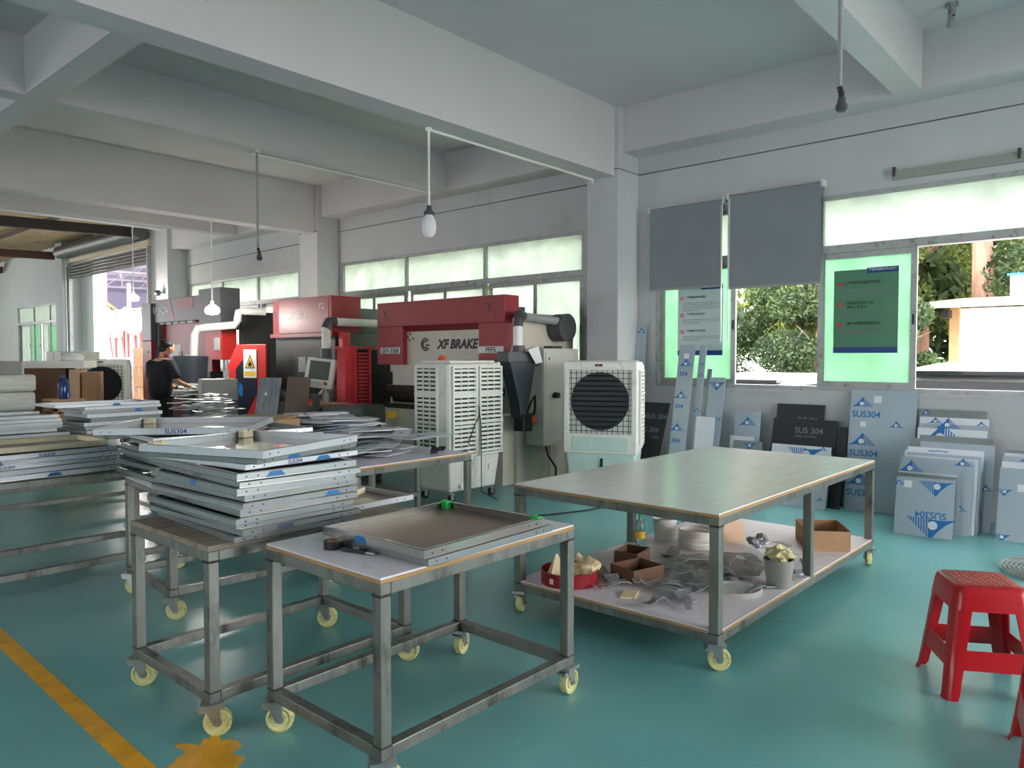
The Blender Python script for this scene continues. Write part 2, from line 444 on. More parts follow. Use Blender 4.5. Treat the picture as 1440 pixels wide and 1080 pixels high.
ops = [(W[k][0], W[k][1], SILL, TOP) for k in (1, 2, 3, 4, 5)] + [(18.74, 24.13, 0.0, 4.20)]
struct('wall_right', wall_boxes((D, 8.2), (-6, 33), (0, 5.3), ops, 'y'), 'wall_paint', label='white painted window wall of the workshop', cat='wall')
struct('wall_left', wall_boxes((-8.2, -8), (-6, 33), (0, 5.3), [(1, 4.5, 1.15, 3.1), (13, 16.5, 1.15, 3.1)], 'y'), 'wall_paint')
struct('wall_back', wall_boxes((-6.2, -6), (-8.2, 8.2), (0, 4.6), [(2.2, 7.2, 0, 3.7)], 'x'), 'wall_paint')  # opening behind the camera is unseen, added and sized for its daylight
struct('wall_far', wall_boxes((33, 33.2), (-8.2, 8.2), (0, 5.3), [(-4, 4, 1.2, 3.8)], 'x'), 'mint_wall')
struct('ceiling', MB().box((-8.2, -6.2, 4.45), (8.2, 17.2, 4.6)), 'ceil_paint', label='white painted concrete ceiling slab', cat='ceiling')

beams = [('main_beam', (-8, 5.0, 3.64), (7.6, 5.3, 4.45)), ('main_beam', (-8, 11.15, 3.64), (7.6, 11.45, 4.45)), ('main_beam', (-8, -1.0, 3.64), (7.6, -0.7, 4.45)),
         ('secondary_beam', (-8, 1.76, 3.92), (7.6, 1.99, 4.45)), ('secondary_beam', (-8, 8.0, 3.92), (7.6, 8.25, 4.45)), ('secondary_beam', (-8, 14.0, 3.92), (7.6, 14.25, 4.45)),
         ('secondary_beam', (-8, -3.6, 3.92), (7.6, -3.37, 4.45)), ('edge_beam', (7.6, -6, 3.92), (D, 17.2, 4.45)), ('end_beam', (-8, 17.0, 4.36), (D, 17.25, 5.3))]
for n, a, b in beams: struct(n, MB().box(a, b), 'ceil_paint')
lb = MB()
for y0, y1 in ((-6, -1.0), (-.7, 5.0), (5.3, 11.15), (11.45, 17.0)): lb.box((2.28, y0, 3.925), (2.52, y1, 4.45))
struct('longitudinal_beam', lb, 'ceil_paint')
for n, y0, y1, zt in (('column', 4.94, 5.40, 4.45), ('column', 11.08, 11.62, 4.45), ('column', 16.85, 17.45, 5.3), ('column', -1.1, -0.64, 4.45), ('column', 24.2, 24.75, 5.3)):
    struct(n, MB().box((7.5 if y0 < 20 else 7.72, y0, 0), (D, y1, zt)), 'wall_paint', bevel=0.012)
struct('trim_1', MB().tube([(D - .006, -5.9, 3.716), (D - .006, 4.935, 3.716), (7.495, 4.935, 3.716), (7.495, 5.405, 3.716), (D - .006, 5.405, 3.716), (D - .006, 11.07, 3.70)], .006, 6), 'ceiling_dark_wire')
struct('trim_2', MB().tube([(7.5 - .006, 11.07, 3.66), (7.494, 11.63, 3.66), (D - .008, 11.63, 3.62), (D - .008, 16.84, 3.55)], .007, 6), 'ceiling_dark_wire')

# lean-to beyond the end beam: corrugated roof on dark steel rafters
rf = MB(); vs = []; fs = []; ny = 420
for i in range(ny + 1):
    y = 17.25 + (33 - 17.25) * i / ny; dz = 0.05 * math.sin(2 * PI * y / 0.34)
    for x in (-8.2, 8.6): vs.append((x, y, 4.86 + (x - 7.95) * 0.03 + dz))
for i in range(ny): fs.append((2 * i, 2 * i + 1, 2 * i + 3, 2 * i + 2))
rf.add(vs, fs)
roof = struct('lean_to_roof', rf, 'corrugated', label='brown corrugated metal roof of the lean-to', cat='roof')
for y, m in ((18.9, 'roof_beam'), (25.1, 'roof_beam_brown'), (30.5, 'roof_beam_brown')):
    b = MB(); 
    for x0, x1 in ((-8.0, 7.9),):
        z0 = 4.50 + (x0 - 7.95) * .055; z1 = 4.50 + (x1 - 7.95) * .03
        zz = lambda x: 4.52 + (x - 7.95) * .03
        b.prism([(x0, zz(x0) - .11), (x1, zz(x1) - .11), (x1, zz(x1) + .11), (x0, zz(x0) + .11)], .14, 'xz', y)
    struct('roof_rafter', b, m)
for x in (-6, -3, 0, 3, 6):
    z = 4.75 + (x - 7.95) * .03
    struct('roof_purlin', MB().box((x, 17.25, z - .06), (x + .06, 33, z + .04)), 'roof_beam_brown')

# ------------------------------------------------------------------ windows
def frame_box(mb, x0, x1, y0, y1, z0, z1, w):
    mb.box((x0, y0, z0), (x1, y1, z0 + w)); mb.box((x0, y0, z1 - w), (x1, y1, z1))
    mb.box((x0, y0, z0 + w), (x1, y0 + w, z1 - w)); mb.box((x0, y1 - w, z0 + w), (x1, y1, z1 - w))

def sash(win, y0, y1, z0, z1, pane, xo=8.0, w=0.055):
    f = MB(); frame_box(f, xo, xo + .03, y0, y1, z0, z1, w)
    s = part(win, 'sash', f, 'alu', world=True)
    part(s, 'pane', MB().box((xo + .012, y0 + w, z0 + w), (xo + .018, y1 - w, z1 - w)), pane, world=True)
    lk = MB(); lk.box((xo - .012, y0 + .018, z0 + .62), (xo, y0 + .036, z0 + .72))
    part(s, 'latch', lk, 'black_plastic', world=True)
    return s

def window(n, y0, y1, mull, sashes, trans=TRANS):
    mull = sorted(mull)
    w = thing('window_%d' % n, None, None, (8.0, (y0 + y1) / 2, SILL), kind='structure')
    f = MB(); frame_box(f, 7.955, 8.07, y0, y1, SILL, TOP, .045)
    f.box((7.955, y0 + .045, trans - .04), (8.07, y1 - .045, trans + .04))
    for m in mull: f.box((7.96, m - .025, trans + .04), (8.06, m + .025, TOP - .045))
    part(w, 'window_frame', f, 'alu', world=True)
    ys = [y0 + .045] + [v for m in mull for v in (m - .025, m + .025)] + [y1 - .045]
    for k in range(0, len(ys), 2):
        part(w, 'pane', MB().box((8.0, ys[k], trans + .04), (8.006, ys[k + 1], TOP - .045)), 'frost_pale', world=True)
    for (a, b, pane, xo) in sashes: sash(w, a, b, SILL + .045, trans - .04, pane, xo)
    for m in mull:
        part(w, 'mullion', MB().box((7.965, m - .02, SILL + .045), (7.998, m + .02, trans - .04)), 'alu', world=True)
    return w

# window_1: green filmed sashes slid over each other, open gaps between them
window(1, W[1][0], W[1][1], [2.76, 0.93], [(3.70, 4.655, 'frost_green', 8.0), (1.86, 2.78, 'frost_green', 8.0), (0.1, 0.95, 'frost_green', 8.0)])
window(2, W[2][0], W[2][1], [7.55, 9.30], [(5.81, 6.66, 'frost_pale', 8.0), (6.62, 7.52, 'frost_pale', 8.034), (7.58, 8.46, 'frost_pale', 8.0), (8.42, 9.27, 'frost_pale', 8.034), (9.33, 10.2, 'frost_pale', 8.0), (10.15, 10.97, 'frost_pale', 8.034)])
window(3, W[3][0], W[3][1], [13.85, 15.3], [(12.38, 13.1, 'frost_pale', 8.0), (13.06, 13.82, 'frost_pale', 8.034), (13.88, 14.6, 'frost_pale', 8.0), (14.56, 15.27, 'frost_pale', 8.034), (15.33, 16.05, 'frost_pale', 8.0), (16.0, 16.75, 'frost_pale', 8.034)])
window(4, W[4][0], W[4][1], [26.1, 27.6], [(25.45, 26.4, 'frost_green', 8.0), (26.4, 27.0, 'frost_pale', 8.034), (27.1, 28.1, 'frost_green', 8.0), (28.2, 29.15, 'frost_pale', 8.034)])
window(5, W[5][0], W[5][1], [-4.2, -2.8], [(-4.2, -2.8, 'frost_green', 8.0)])  # unseen window behind the camera, added to let in light
struct('trim_3', MB().box((7.93, 0.05, SILL - .03), (8.19, 4.70, SILL)), 'wall_paint')

# ------------------------------------------------------------------ roller shutter door
dr = thing('door_1', None, None, (D, 21.4, 0), kind='structure')
part(dr, 'door_jamb', MB().box((7.80, 24.13, 0), (D, 24.2, 4.3)).box((8.2, 23.2, 0), (8.5, 24.5, 5.0)), 'ext_white', world=True)
part(dr, 'guide_rail', MB().box((7.86, 24.05, 0), (D, 24.13, 4.2)), 'alu', world=True)
part(dr, 'guide_rail', MB().box((7.86, 18.74, 0), (D, 18.80, 4.2)), 'alu', world=True)
part(dr, 'shutter_roll', MB().cyl((7.7, 18.7, 4.52), (7.7, 24.3, 4.52), .17, 20), 'shutter_dark', smooth=True, world=True)
hd = MB(); hd.box((7.86, 18.7, 4.22), (D, 24.3, 4.34)); part(dr, 'door_header', hd, 'shutter_beige', world=True)
for k in range(5):
    z = 4.18 - k * .085
    part(dr, 'shutter_slat', MB().prism([(D - .03, z - .08), (D - .075, z - .06), (D - .075, z - .02), (D - .03, z)], 5.25, 'xz', 18.80), 'shutter_dark', world=True)
part(dr, 'hanging_cord', MB().tube([(7.8, 24.0, 4.1), (7.79, 24.0, 3), (7.8, 23.98, 1.2)], .012, 6), 'wire_black', world=True)

# ------------------------------------------------------------------ roller blinds and the empty head rail beside them
def blind(y0, y1, zt, zb, label, chain_y):
    r = thing('roller_blind', label, 'blind', (7.86, (y0 + y1) / 2, zb), group='grey roller blinds')
    part(r, 'fabric', MB().box((7.858, y0 + .012, zb + .02), (7.862, y1 - .012, zt - .015)), 'blind_grey', world=True)
    part(r, 'tube', MB().cyl((7.88, y0, zt - .01), (7.88, y1, zt - .01), .022, 14), 'blind_grey', smooth=True, world=True)
    part(r, 'bottom_bar', MB().box((7.852, y0 + .01, zb), (7.868, y1 - .01, zb + .024)), 'grey_plastic', world=True)
    for y in (y0, y1):
        part(r, 'bracket', MB().box((7.85, y - .014, zt - .04), (D, y + .014, zt + .03)), 'alu_light', world=True)
    part(r, 'pull_chain', MB().tube([(7.85, chain_y, zt - .03), (7.846, chain_y, zb - .6), (7.86, chain_y + .012, zb - .62), (7.862, chain_y + .02, zt - .03)], .005, 5), 'white_plastic', world=True)
blind(3.79, 4.74, 3.25, 2.285, 'grey roller blind half lowered next to the column', 3.80)
blind(2.715, 3.74, 3.28, 2.25, 'grey roller blind half lowered over the open window gap', 3.715)
hr = thing('blind_head_rail', 'empty grey head rail with screws above the pale frosted window', 'rail', (7.93, 1.2, 3.24))
part(hr, 'rail', MB().box((7.915, 0.4, 3.21), (D, 2.08, 3.30)), 'cabinet_mid', world=True)
for y in (2.06, 1.05): part(hr, 'bracket', MB().box((7.90, y - .012, 3.24), (D, y + .012, 3.33)), 'machine_dark', world=True)

# ------------------------------------------------------------------ pendant lamps
def pendant(x, y, ztop, zbot, kind, label, pipe=None):
    r = thing('pendant_lamp', label, 'lamp', (x, y, ztop))
    drop = {'bulb': .30, 'socket': .13, 'lit': .22}[kind]
    part(r, 'rod', MB().cyl((x, y, ztop), (x, y, zbot + drop), .011 if kind != 'socket' else .014, 10), 'white_plastic' if kind != 'socket' else 'grey_plastic', world=True)
    if pipe: part(r, 'conduit', MB().tube(pipe, .014, 8), 'white_plastic', world=True)
    part(r, 'ceiling_fitting', MB().cyl((x, y, ztop - .03), (x, y, ztop), .03, 12), 'white_plastic', world=True)
    zs = zbot + drop
    if kind == 'bulb':
        part(r, 'socket', MB().lathe([(.0, .0), (.022, 0), (.028, -.04), (.05, -.06), (.05, -.085), (.0, -.09)], (x, y, zs), 16), 'charcoal', smooth=True, world=True)
        part(r, 'bulb', MB().lathe([(.0, -.085), (.03, -.085), (.06, -.14), (.07, -.2), (.058, -.26), (.03, -.295), (.0, -.30)], (x, y, zs), 20), 'bulb_off', smooth=True, world=True)
    elif kind == 'socket':
        part(r, 'elbow', MB().tube([(x, y, zs + .02), (x + .006, y - .01, zs - .02), (x + .01, y - .01, zs - .05)], .017, 10), 'black_plastic', world=True)
        part(r, 'socket', MB().lathe([(.0, -.04), (.022, -.045), (.026, -.075), (.034, -.085), (.034, -.11), (.02, -.125), (.0, -.125)], (x + .01, y - .01, zs), 16), 'charcoal', smooth=True, world=True)
    else:
        part(r, 'socket', MB().cyl((x, y, zs), (x, y, zs - .07), .025, 12), 'white_plastic', world=True)
        part(r, 'bulb', MB().lathe([(.0, -.06), (.04, -.065), (.10, -.11), (.115, -.16), (.09, -.205), (.0, -.22)], (x, y, zs), 20), 'bulb_lit', smooth=True, world=True)
        li = bpy.data.lights.new('bulb_light', 'POINT'); li.energy = 16; li.shadow_soft_size = .12; li.color = (1, .95, .87)
        link('bulb_light', li, r, (0, 0, zs - .26 - ztop))
pendant(4.80, 5.27, 3.64, 2.62, 'bulb', 'white globe bulb hanging on a white rod from the main beam', [(4.80, 5.27, 3.625), (7.44, 5.27, 3.625), (7.48, 5.3, 3.60)])
pendant(4.67, 8.10, 3.92, 2.63, 'socket', 'bare black lamp socket hanging over the red machines', [(4.67, 8.22, 3.905), (7.58, 8.22, 3.905)])
pendant(4.66, 1.52, 4.45, 2.95, 'socket', 'bare lamp socket on a long grey rod beside the roller blinds')
pendant(5.72, 11.3, 3.64, 2.16, 'lit', 'glowing lamp hanging before the charcoal and red machine')
pendant(6.87, 17.12, 4.36, 2.72, 'lit', 'glowing lamp hanging before the roller shutter door')
cf = thing('ceiling_anchor', 'small bolted pipe stub on the ceiling by the edge beam', 'fixture', (7.2, 1.45, 4.45))
part(cf, 'plate', MB().cyl((7.2, 1.45, 4.42), (7.2, 1.45, 4.45), .05, 14), 'alu', world=True)
part(cf, 'stub', MB().tube([(7.2, 1.45, 4.42), (7.2, 1.45, 4.35), (7.21, 1.46, 4.26)], .03, 10), 'alu', world=True)
part(cf, 'bolt', MB().cyl((7.17, 1.43, 4.34), (7.24, 1.48, 4.34), .01, 8), 'machine_dark', world=True)
wl = thing('security_camera', 'small round security camera on the column beside the charcoal machine', 'camera', (7.5, 17.05, 2.9))
part(wl, 'bracket', MB().cyl((7.51, 17.05, 2.95), (7.40, 17.05, 2.95), .02, 8), 'alu_light', world=True)
part(wl, 'head', MB().lathe([(0, .07), (.06, .05), (.08, 0), (.06, -.05), (0, -.07)], (7.36, 17.05, 2.93), 14), 'charcoal', smooth=True, world=True)

# ------------------------------------------------------------------ posters on the green sashes
def poster(y0, y1, z0, z1, paper, label, nums, heads, navy, first):
    r = thing('safety_poster', label, 'poster', (7.995, (y0 + y1) / 2, z0))
    X0 = 7.993
    part(r, 'sheet', MB().box((X0, y0, z0), (X0 + .002, y1, z1)), paper, world=True)
    wd = y1 - y0; h = z1 - z0
    part(r, 'title_bar', MB().box((X0 - .0012, y0, z1 - .075 * h + .02), (X0 - .0002, y0 + wd * .48, z1 + .012)), navy, world=True)
    part(r, 'bottom_bar', MB().box((X0 - .0012, y0, z0), (X0 - .0002, y1, z0 + .07 * h)), navy, world=True)
    lettering(r, '严禁违规操作安全生产', wd * .042, 'print_white', (X0 - .002, y0 + wd * .24, z1 - .02 * h + .006))
    for k, (nn, hh) in enumerate(zip(nums, heads)):
        zc = z1 - h * (.17 + .245 * k)
        lettering(r, nn, wd * .10, 'print_red', (X0 - .002, y1 - wd * .10, zc), bold=.02)
        for q, line in enumerate(hh): lettering(r, line, wd * .052, 'print_black', (X0 - .002, y1 - wd * .21, zc + .012 - q * .04), align='LEFT', bold=.008)
        tx = MB()
        nl = (5, 3, 3)[k]
        for q in range(nl):
            zz = zc - .055 - .022 * q - (.03 if len(hh) > 1 else 0)
            y = y1 - wd * .12; end = y0 + wd * (.07 if q < nl - 1 else .5)
            while y > end:
                l = random.uniform(.012, .04); tx.box((X0 - .001, max(end, y - l), zz), (X0 - .0002, y, zz + .007)); y -= l + .007
        part(r, 'fine_print', tx, 'print_grey', world=True)
poster(3.85, 4.42, 1.52, 2.32, 'poster_lit', 'pale safety notice on green window film, half hidden by upright strips', ('01', '02', '03'),
       (('严格遵守操作规程',), ('严格遵守劳动纪律',), ('严格遵守安全制度',)), 'print_navy', True)
poster(2.02, 2.63, 1.54, 2.38, 'poster_green', 'green tinted safety notice seen alone on the large filmed sash', ('04', '05', '06'),
       (('严格遵守设备管理制度',), ('发现隐患及时上报', '确保人身安全'), ('遵守车间现场管理规定',)), 'print_navy', False)
# ------------------------------------------------------------------ steel carts and tables on casters
def caster_mesh(swivel):
    f = MB(); f.box((-.045, -.04, .118), (.045, .04, .1345))
    off = .018
    f.prism([(-.03, .118), (.03, .118), (off + .012, .045), (off - .012, .045)], .004, 'xz', -.026)
    f.prism([(-.03, .118), (.03, .118), (off + .012, .045), (off - .012, .045)], .004, 'xz', .022)
    f.cyl((off, -.034, .055), (off, .034, .055), .008, 8)
    f.cyl((0, 0, .112), (0, 0, .12), .026, 12)
    if swivel: f.box((-.05, -.022, .098), (-.025, .022, .112))
    return mesh_of('caster', f, 'zinc')
def wheel_mesh():
    w = MB(); M = Matrix.Rotation(PI / 2, 4, 'X')
    w.lathe([(.018, -.019), (.03, -.019), (.032, -.012), (.042, -.012), (.045, -.019), (.053, -.017), (.055, -.01), (.055, .01), (.053, .017), (.045, .019), (.042, .012), (.032, .012), (.03, .019), (.018, .019), (.018, -.019)], (0, 0, 0), 24, M)
    return mesh_of('wheel', w, 'caster_nylon', smooth=True)
def hub_mesh():
    return mesh_of('hub', MB().cyl((0, -.021, 0), (0, .021, 0), .017, 12), 'zinc')
CASTER, WHEEL, HUB = caster_mesh(True), wheel_mesh(), hub_mesh()
def add_caster(root, x, y, a):
    c = link('caster', CASTER, root, (x, y, 0), (0, 0, a))
    link('wheel', WHEEL, c, (.018, 0, .055)); link('hub', HUB, c, (.018, 0, .055))

def cart(label, cx, cy, L, Wd, rot=0.0, top='board_white', h=0.76, shelf=None, mid=False, tube=0.045, group=None, cat='cart', name='work_cart', casters=True, angles=(0.4, 1.9, 2.6, 5.2), edge='ply_edge', low=0.135, rail_h=0.042):
    """welded frame: four posts, top rails, bottom rails, board, nylon casters; L along x"""
    r = thing(name, label, cat, (cx, cy, 0), (0, 0, rot), group)
    hx, hy, t = L / 2, Wd / 2, tube
    zt = h - .02
    posts = [(-hx, -hy), (hx - t, -hy), (hx - t, hy - t), (-hx, hy - t)]
    if mid: posts += [(-t / 2, -hy), (-t / 2, hy - t)]
    z0 = low if casters else 0.0
    for (x, y) in posts:
        part(r, 'leg', MB().box((x, y, z0), (x + t, y + t, zt - .002)), 'steel_frame', bevel=.003)
    for y in (-hy, hy - t):
        segs = [(-hx + t, hx - t)] if not mid else [(-hx + t, -t / 2), (t / 2, hx - t)]
        for a, b in segs: part(r, 'top_rail', MB().box((a, y, zt - rail_h), (b, y + t, zt - .001)), 'steel_frame', bevel=.003)
        for a, b in segs: part(r, 'bottom_rail', MB().box((a, y, low), (b, y + t, low + rail_h)), 'steel_frame', bevel=.003)
    for x in (-hx, hx - t):
        part(r, 'top_rail', MB().box((x, -hy + t, zt - rail_h), (x + t, hy - t, zt - .001)), 'steel_frame', bevel=.003)
        part(r, 'bottom_rail', MB().box((x, -hy + t, low), (x + t, hy - t, low + rail_h)), 'steel_frame', bevel=.003)
    wd = MB()
    for (x, y) in posts[:4]:
        wd.box((x - .001, y - .001, zt - rail_h - .006), (x + t + .001, y + t + .001, zt - rail_h + .004))
        wd.box((x - .001, y - .001, low + rail_h - .002), (x + t + .001, y + t + .001, low + rail_h + .005))
    part(r, 'weld_seam', wd, 'weld')['kind'] = 'stuff'
    if top:
        part(r, 'tabletop', MB().box((-hx + .003, -hy + .003, zt + .013), (hx - .003, hy - .003, zt + .02)), top)
        part(r, 'board_edge', MB().box((-hx, -hy, zt), (hx, hy, zt + .013)), edge)
    if shelf:
        zs = low + rail_h
        part(r, 'shelf', MB().box((-hx + .003, -hy + .003, zs + .012), (hx - .003, hy - .003, zs + .017)), shelf)
        part(r, 'shelf_edge', MB().box((-hx + .001, -hy + .001, zs), (hx - .001, hy - .001, zs + .012)), edge)
    if casters:
        for k, (x, y) in enumerate(posts[:4]): add_caster(r, x + t / 2, y + t / 2, angles[k] - rot)
    return r

def cr(label, x0, x1, y0, y1, **k): return cart(label, (x0 + x1) / 2, (y0 + y1) / 2, x1 - x0, y1 - y0, **k)
cr('small steel cart with clean white board top and a brown tray', 1.565, 2.645, 1.965, 2.685, angles=(-.6, .1, .3, -.75))
cr('steel cart under the tall tray stack', 1.385, 2.42, 2.80, 3.53, top='bare_ply', edge='bare_ply', angles=(-.6, -.9, -.7, -.75))
cart('steel cart carrying the wide open trays with pale corner blocks', 2.42, 4.56, 1.06, .72, rot=-.06, top='bare_ply', edge='bare_ply', angles=(-.7, -.6, -.9, -.8))
cr('long steel cart with scattered panels between two tray stacks', 1.42 - .9, 2.40, 5.26, 5.98, top='bare_ply', edge='bare_ply', angles=(-.7, -.8, .4, -.6))
cr('steel table with pale top strewn with loose metal offcuts', 3.04, 4.14, 4.07, 5.30, top='board_white', casters=False, mid=False, cat='table', name='work_table')
cr('big steel table with shiny top and a cluttered white lower shelf', 3.275, 5.74, 1.585, 2.87, top='bench_top', shelf='board_white', mid=True, cat='table', name='work_table', tube=.05, h=.76, low=.135, angles=(-.9, .45, .3, .4))
cr('steel table behind the offcut table, heaped with film covered sheets', 3.35, 4.90, 5.52, 6.65, top='bare_ply', casters=False, cat='table', name='work_table')
cr('steel table under the long grey panels and far tray stack', 1.55, 3.45, 7.75, 8.75, top='bare_ply', casters=False, cat='table', name='work_table')
cr('steel table under the heap of thin scrap strips', 3.55, 4.55, 7.75, 8.55, top='bare_ply', casters=False, cat='table', name='work_table')
cr('narrow steel table with foil wrapped packs', 3.15, 4.15, 6.75, 7.40, top='bare_ply', casters=False, cat='table', name='work_table')

# ------------------------------------------------------------------ folded sheet metal trays
_tm = {}
def tray_meshes(w, d, h, shell, inner):
    key = (round(w, 3), round(d, 3), round(h, 3), shell, inner)
    if key in _tm: return _tm[key]
    t = .0025; lip = .018; hx, hy = w / 2, d / 2
    base = mesh_of('base', MB().box((-hx, -hy, 0), (hx, hy, t)), inner)
    def side_x(s):       # long wall along x at y = s*hy, with an inward lip and chamfered ends
        y0, y1 = (s * hy, s * (hy - t)); m = MB().box((-hx, y0, t), (hx, y1, h))
        m.add([(-hx + .001, s * hy, h), (hx - .001, s * hy, h), (hx - lip, s * (hy - lip), h), (-hx + lip, s * (hy - lip), h), (-hx + .001, s * hy, h - t), (hx - .001, s * hy, h - t), (hx - lip, s * (hy - lip), h - t), (-hx + lip, s * (hy - lip), h - t)],
              [(0, 1, 2, 3), (4, 5, 6, 7), (2, 3, 7, 6), (0, 1, 5, 4), (0, 3, 7, 4), (1, 2, 6, 5)])
        return mesh_of('side', m, shell)
    def side_y(s):
        x0, x1 = (s * hx, s * (hx - t)); m = MB().box((x0, -hy + t, t), (x1, hy - t, h))
        m.add([(s * hx, -hy + .001, h), (s * hx, hy - .001, h), (s * (hx - lip), hy - lip, h), (s * (hx - lip), -hy + lip, h), (s * hx, -hy + .001, h - t), (s * hx, hy - .001, h - t), (s * (hx - lip), hy - lip, h - t), (s * (hx - lip), -hy + lip, h - t)],
              [(0, 1, 2, 3), (4, 5, 6, 7), (2, 3, 7, 6), (0, 1, 5, 4), (0, 3, 7, 4), (1, 2, 6, 5)])
        return mesh_of('side', m, shell)
    _tm[key] = (base, [side_x(-1), side_x(1), side_y(-1), side_y(1)])
    return _tm[key]

def tray(cx, cy, z, w, d, h, rot, label, group, shell='tray_steel', inner='tray_bare', flip=False, tilt=(0, 0), prints=0):
    r = thing('sheet_metal_tray', label, 'tray', (cx, cy, z), (tilt[0], tilt[1], rot), group)
    b, sd = tray_meshes(w, d, h, shell, inner)
    fl = (PI, 0, 0) if flip else (0, 0, 0); lo = (0, 0, h) if flip else (0, 0, 0)
    link('base', b, r, lo, fl)
    for s in sd: link('side', s, r, lo, fl)
    hl = MB()
    for k in (0, 1): hl.cyl((w / 2 - .06 - .05 * k, -d / 2 - .0006, h * .5), (w / 2 - .06 - .05 * k, -d / 2 + .001, h * .5), .004, 6)
    for k in (0, 1): hl.cyl((-w / 2 + .04 + .05 * k, -d / 2 - .0006, h * .5), (-w / 2 + .04 + .05 * k, -d / 2 + .001, h * .5), .004, 6)
    part(r, 'rivet_hole', hl, 'print_black')['kind'] = 'stuff'
    if prints & 1:
        x = random.uniform(-.3, .2) * w
        part(r, 'print_mark', MB().prism([(x, h * .1), (x + .09, h * .1), (x + .07, h * .85), (x + .02, h * .85)], .0008, 'xz', -d / 2 - .0009), 'print_blue')
    if prints & 2:
        lettering(r, 'SUS304', h * 1.0, 'print_navy', (random.uniform(-.2, .2) * w, -d / 2 - .001, h * .48), FACE_MY, world=False, name='print_mark', bold=.01)
    if prints & 4:      # on the side that faces -X
        lettering(r, 'SUS304', h * 1.1, 'print_grey', (-w / 2 - .001, random.uniform(-.1, .25) * d, h * .5), FACE_MX, world=False, name='print_mark')
    if prints & 8:
        y = random.uniform(-.1, .3) * d
        part(r, 'print_mark', MB().box((-w / 2 - .0009, y, h * .15), (-w / 2 - .0001, y + .05, h * .9)), 'print_blue')
    return r

def stack(n, cx, cy, z0, w, d, h, rot, label, group, jit=.012, jr=.015, seed=1, shell=('tray_steel',), inner='tray_bare', prints=(0,), gap=.002, flips=(False,)):
    rnd = random.Random(seed); z = z0
    for k in range(n):
        nth = ('lowest', 'second', 'third', 'fourth', 'fifth', 'sixth', 'seventh', 'eighth', 'ninth', 'tenth')[k]
        lb_ = ('lowest %s' if k == 0 else nth + ' %s, from below') % label
        hh = h * rnd.choice((.9, 1, 1.1)); ww = w + rnd.choice((-.03, 0, 0, .02)); dd = d + rnd.choice((-.03, 0, .02))
        tray(cx + rnd.uniform(-jit, jit), cy + rnd.uniform(-jit, jit), z, ww, dd, round(hh, 4), rot + rnd.uniform(-jr, jr), lb_, group,
             shell=shell[k % len(shell)], inner=inner, flip=flips[k % len(flips)], prints=prints[k % len(prints)])
        z += round(hh, 4) + gap
    return z

def corner_blocks(cx, cy, z, w, d, rot, m, which, label, group):
    M = Matrix.Translation((cx, cy, z)) @ Matrix.Rotation(rot, 4, 'Z')
    for sx, sy in which:
        b = MB(); b.box((-.035, -.018, 0), (.035, .018, .03)); b.box((-.035, -.018, .03), (-.005, .018, .038)); b.box((.005, -.018, .03), (.035, .018, .038))
        p = M @ Vector((sx * (w / 2 - .058), sy * (d / 2 - .042), 0))
        single('corner_block', b, m, label, 'block', p, (0, 0, rot), group, bevel=.003)

# two trays on the small cart: a flat one below, an open brown-lined one on top
tray(2.12, 2.215, .7605, .72, .52, .026, .02, 'shallow grey tray lying under the brown lined tray', None, shell='tray_steel', inner='tray_steel', flip=True)
ta = tray(2.09, 2.255, .7885, .70, .585, .034, .03, 'open brown lined tray with green corner pads on the white cart', None, shell='tray_bare', inner='tray_brown')
M = Matrix.Translation((2.09, 2.255, .792)) @ Matrix.Rotation(.03, 4, 'Z')
for sx, sy in ((1, 1), (1, -1)):
    b = MB().box((-.017, -.017, 0), (.017, .017, .036)).box((-.017, .006, .036), (.017, .017, .04))
    single('green_corner_pad', b, 'green_pad', 'bright green plastic corner pad in the brown lined tray', 'pad', M @ Vector((sx * .325, sy * .268, 0)), (0, 0, .03), 'green corner pads', bevel=.003)
single('foam_strip', MB().box((-.05, -.014, 0), (.05, .014, .012)).box((-.05, -.014, .012), (-.02, .014, .018)), 'foam_cream', 'cream foam strip in the brown lined tray', 'foam', M @ Vector((-.30, .0, 0)), (0, 0, 1.57), bevel=.003)
part(ta, 'print_mark', MB().prism([(-.352, -.006), (-.352, -.006)] if False else [(.02, .004), (.1, .004), (.085, .03), (.035, .03)], .0008, 'yz', -.3511), 'print_blue')

# tall stack on the second cart
zt = stack(10, 1.762, 3.14, .7605, .565, .79, .0268, .0, 'grey steel tray in the tall stack on the cart', 'trays of the tall stack', seed=4, prints=(0, 2, 8, 0, 4, 1, 0, 8, 4, 1), jit=.03, jr=.045)
tray(1.80, 3.16, zt, .60, .70, .024, .10, 'pale tray with large blue lettering near the top of the tall stack', None, shell='tray_light', prints=3)
zt += .027
tray(1.78, 3.12, zt, .66, .62, .022, .3, 'grey tray turned askew just under the topmost mirror tray', None, prints=1)
zt += .024
tray(1.765, 3.115, zt, .665, .66, .034, .345, 'open mirror bottomed tray topping the tall stack', None, shell='tray_light', inner='tray_mirror')
corner_blocks(1.765, 3.115, zt + .004, .665, .66, .345, 'foam_cream', ((1, 1), (-1, 1)), 'cream slotted corner block in the mirror bottomed tray', 'corner blocks in the mirror tray')

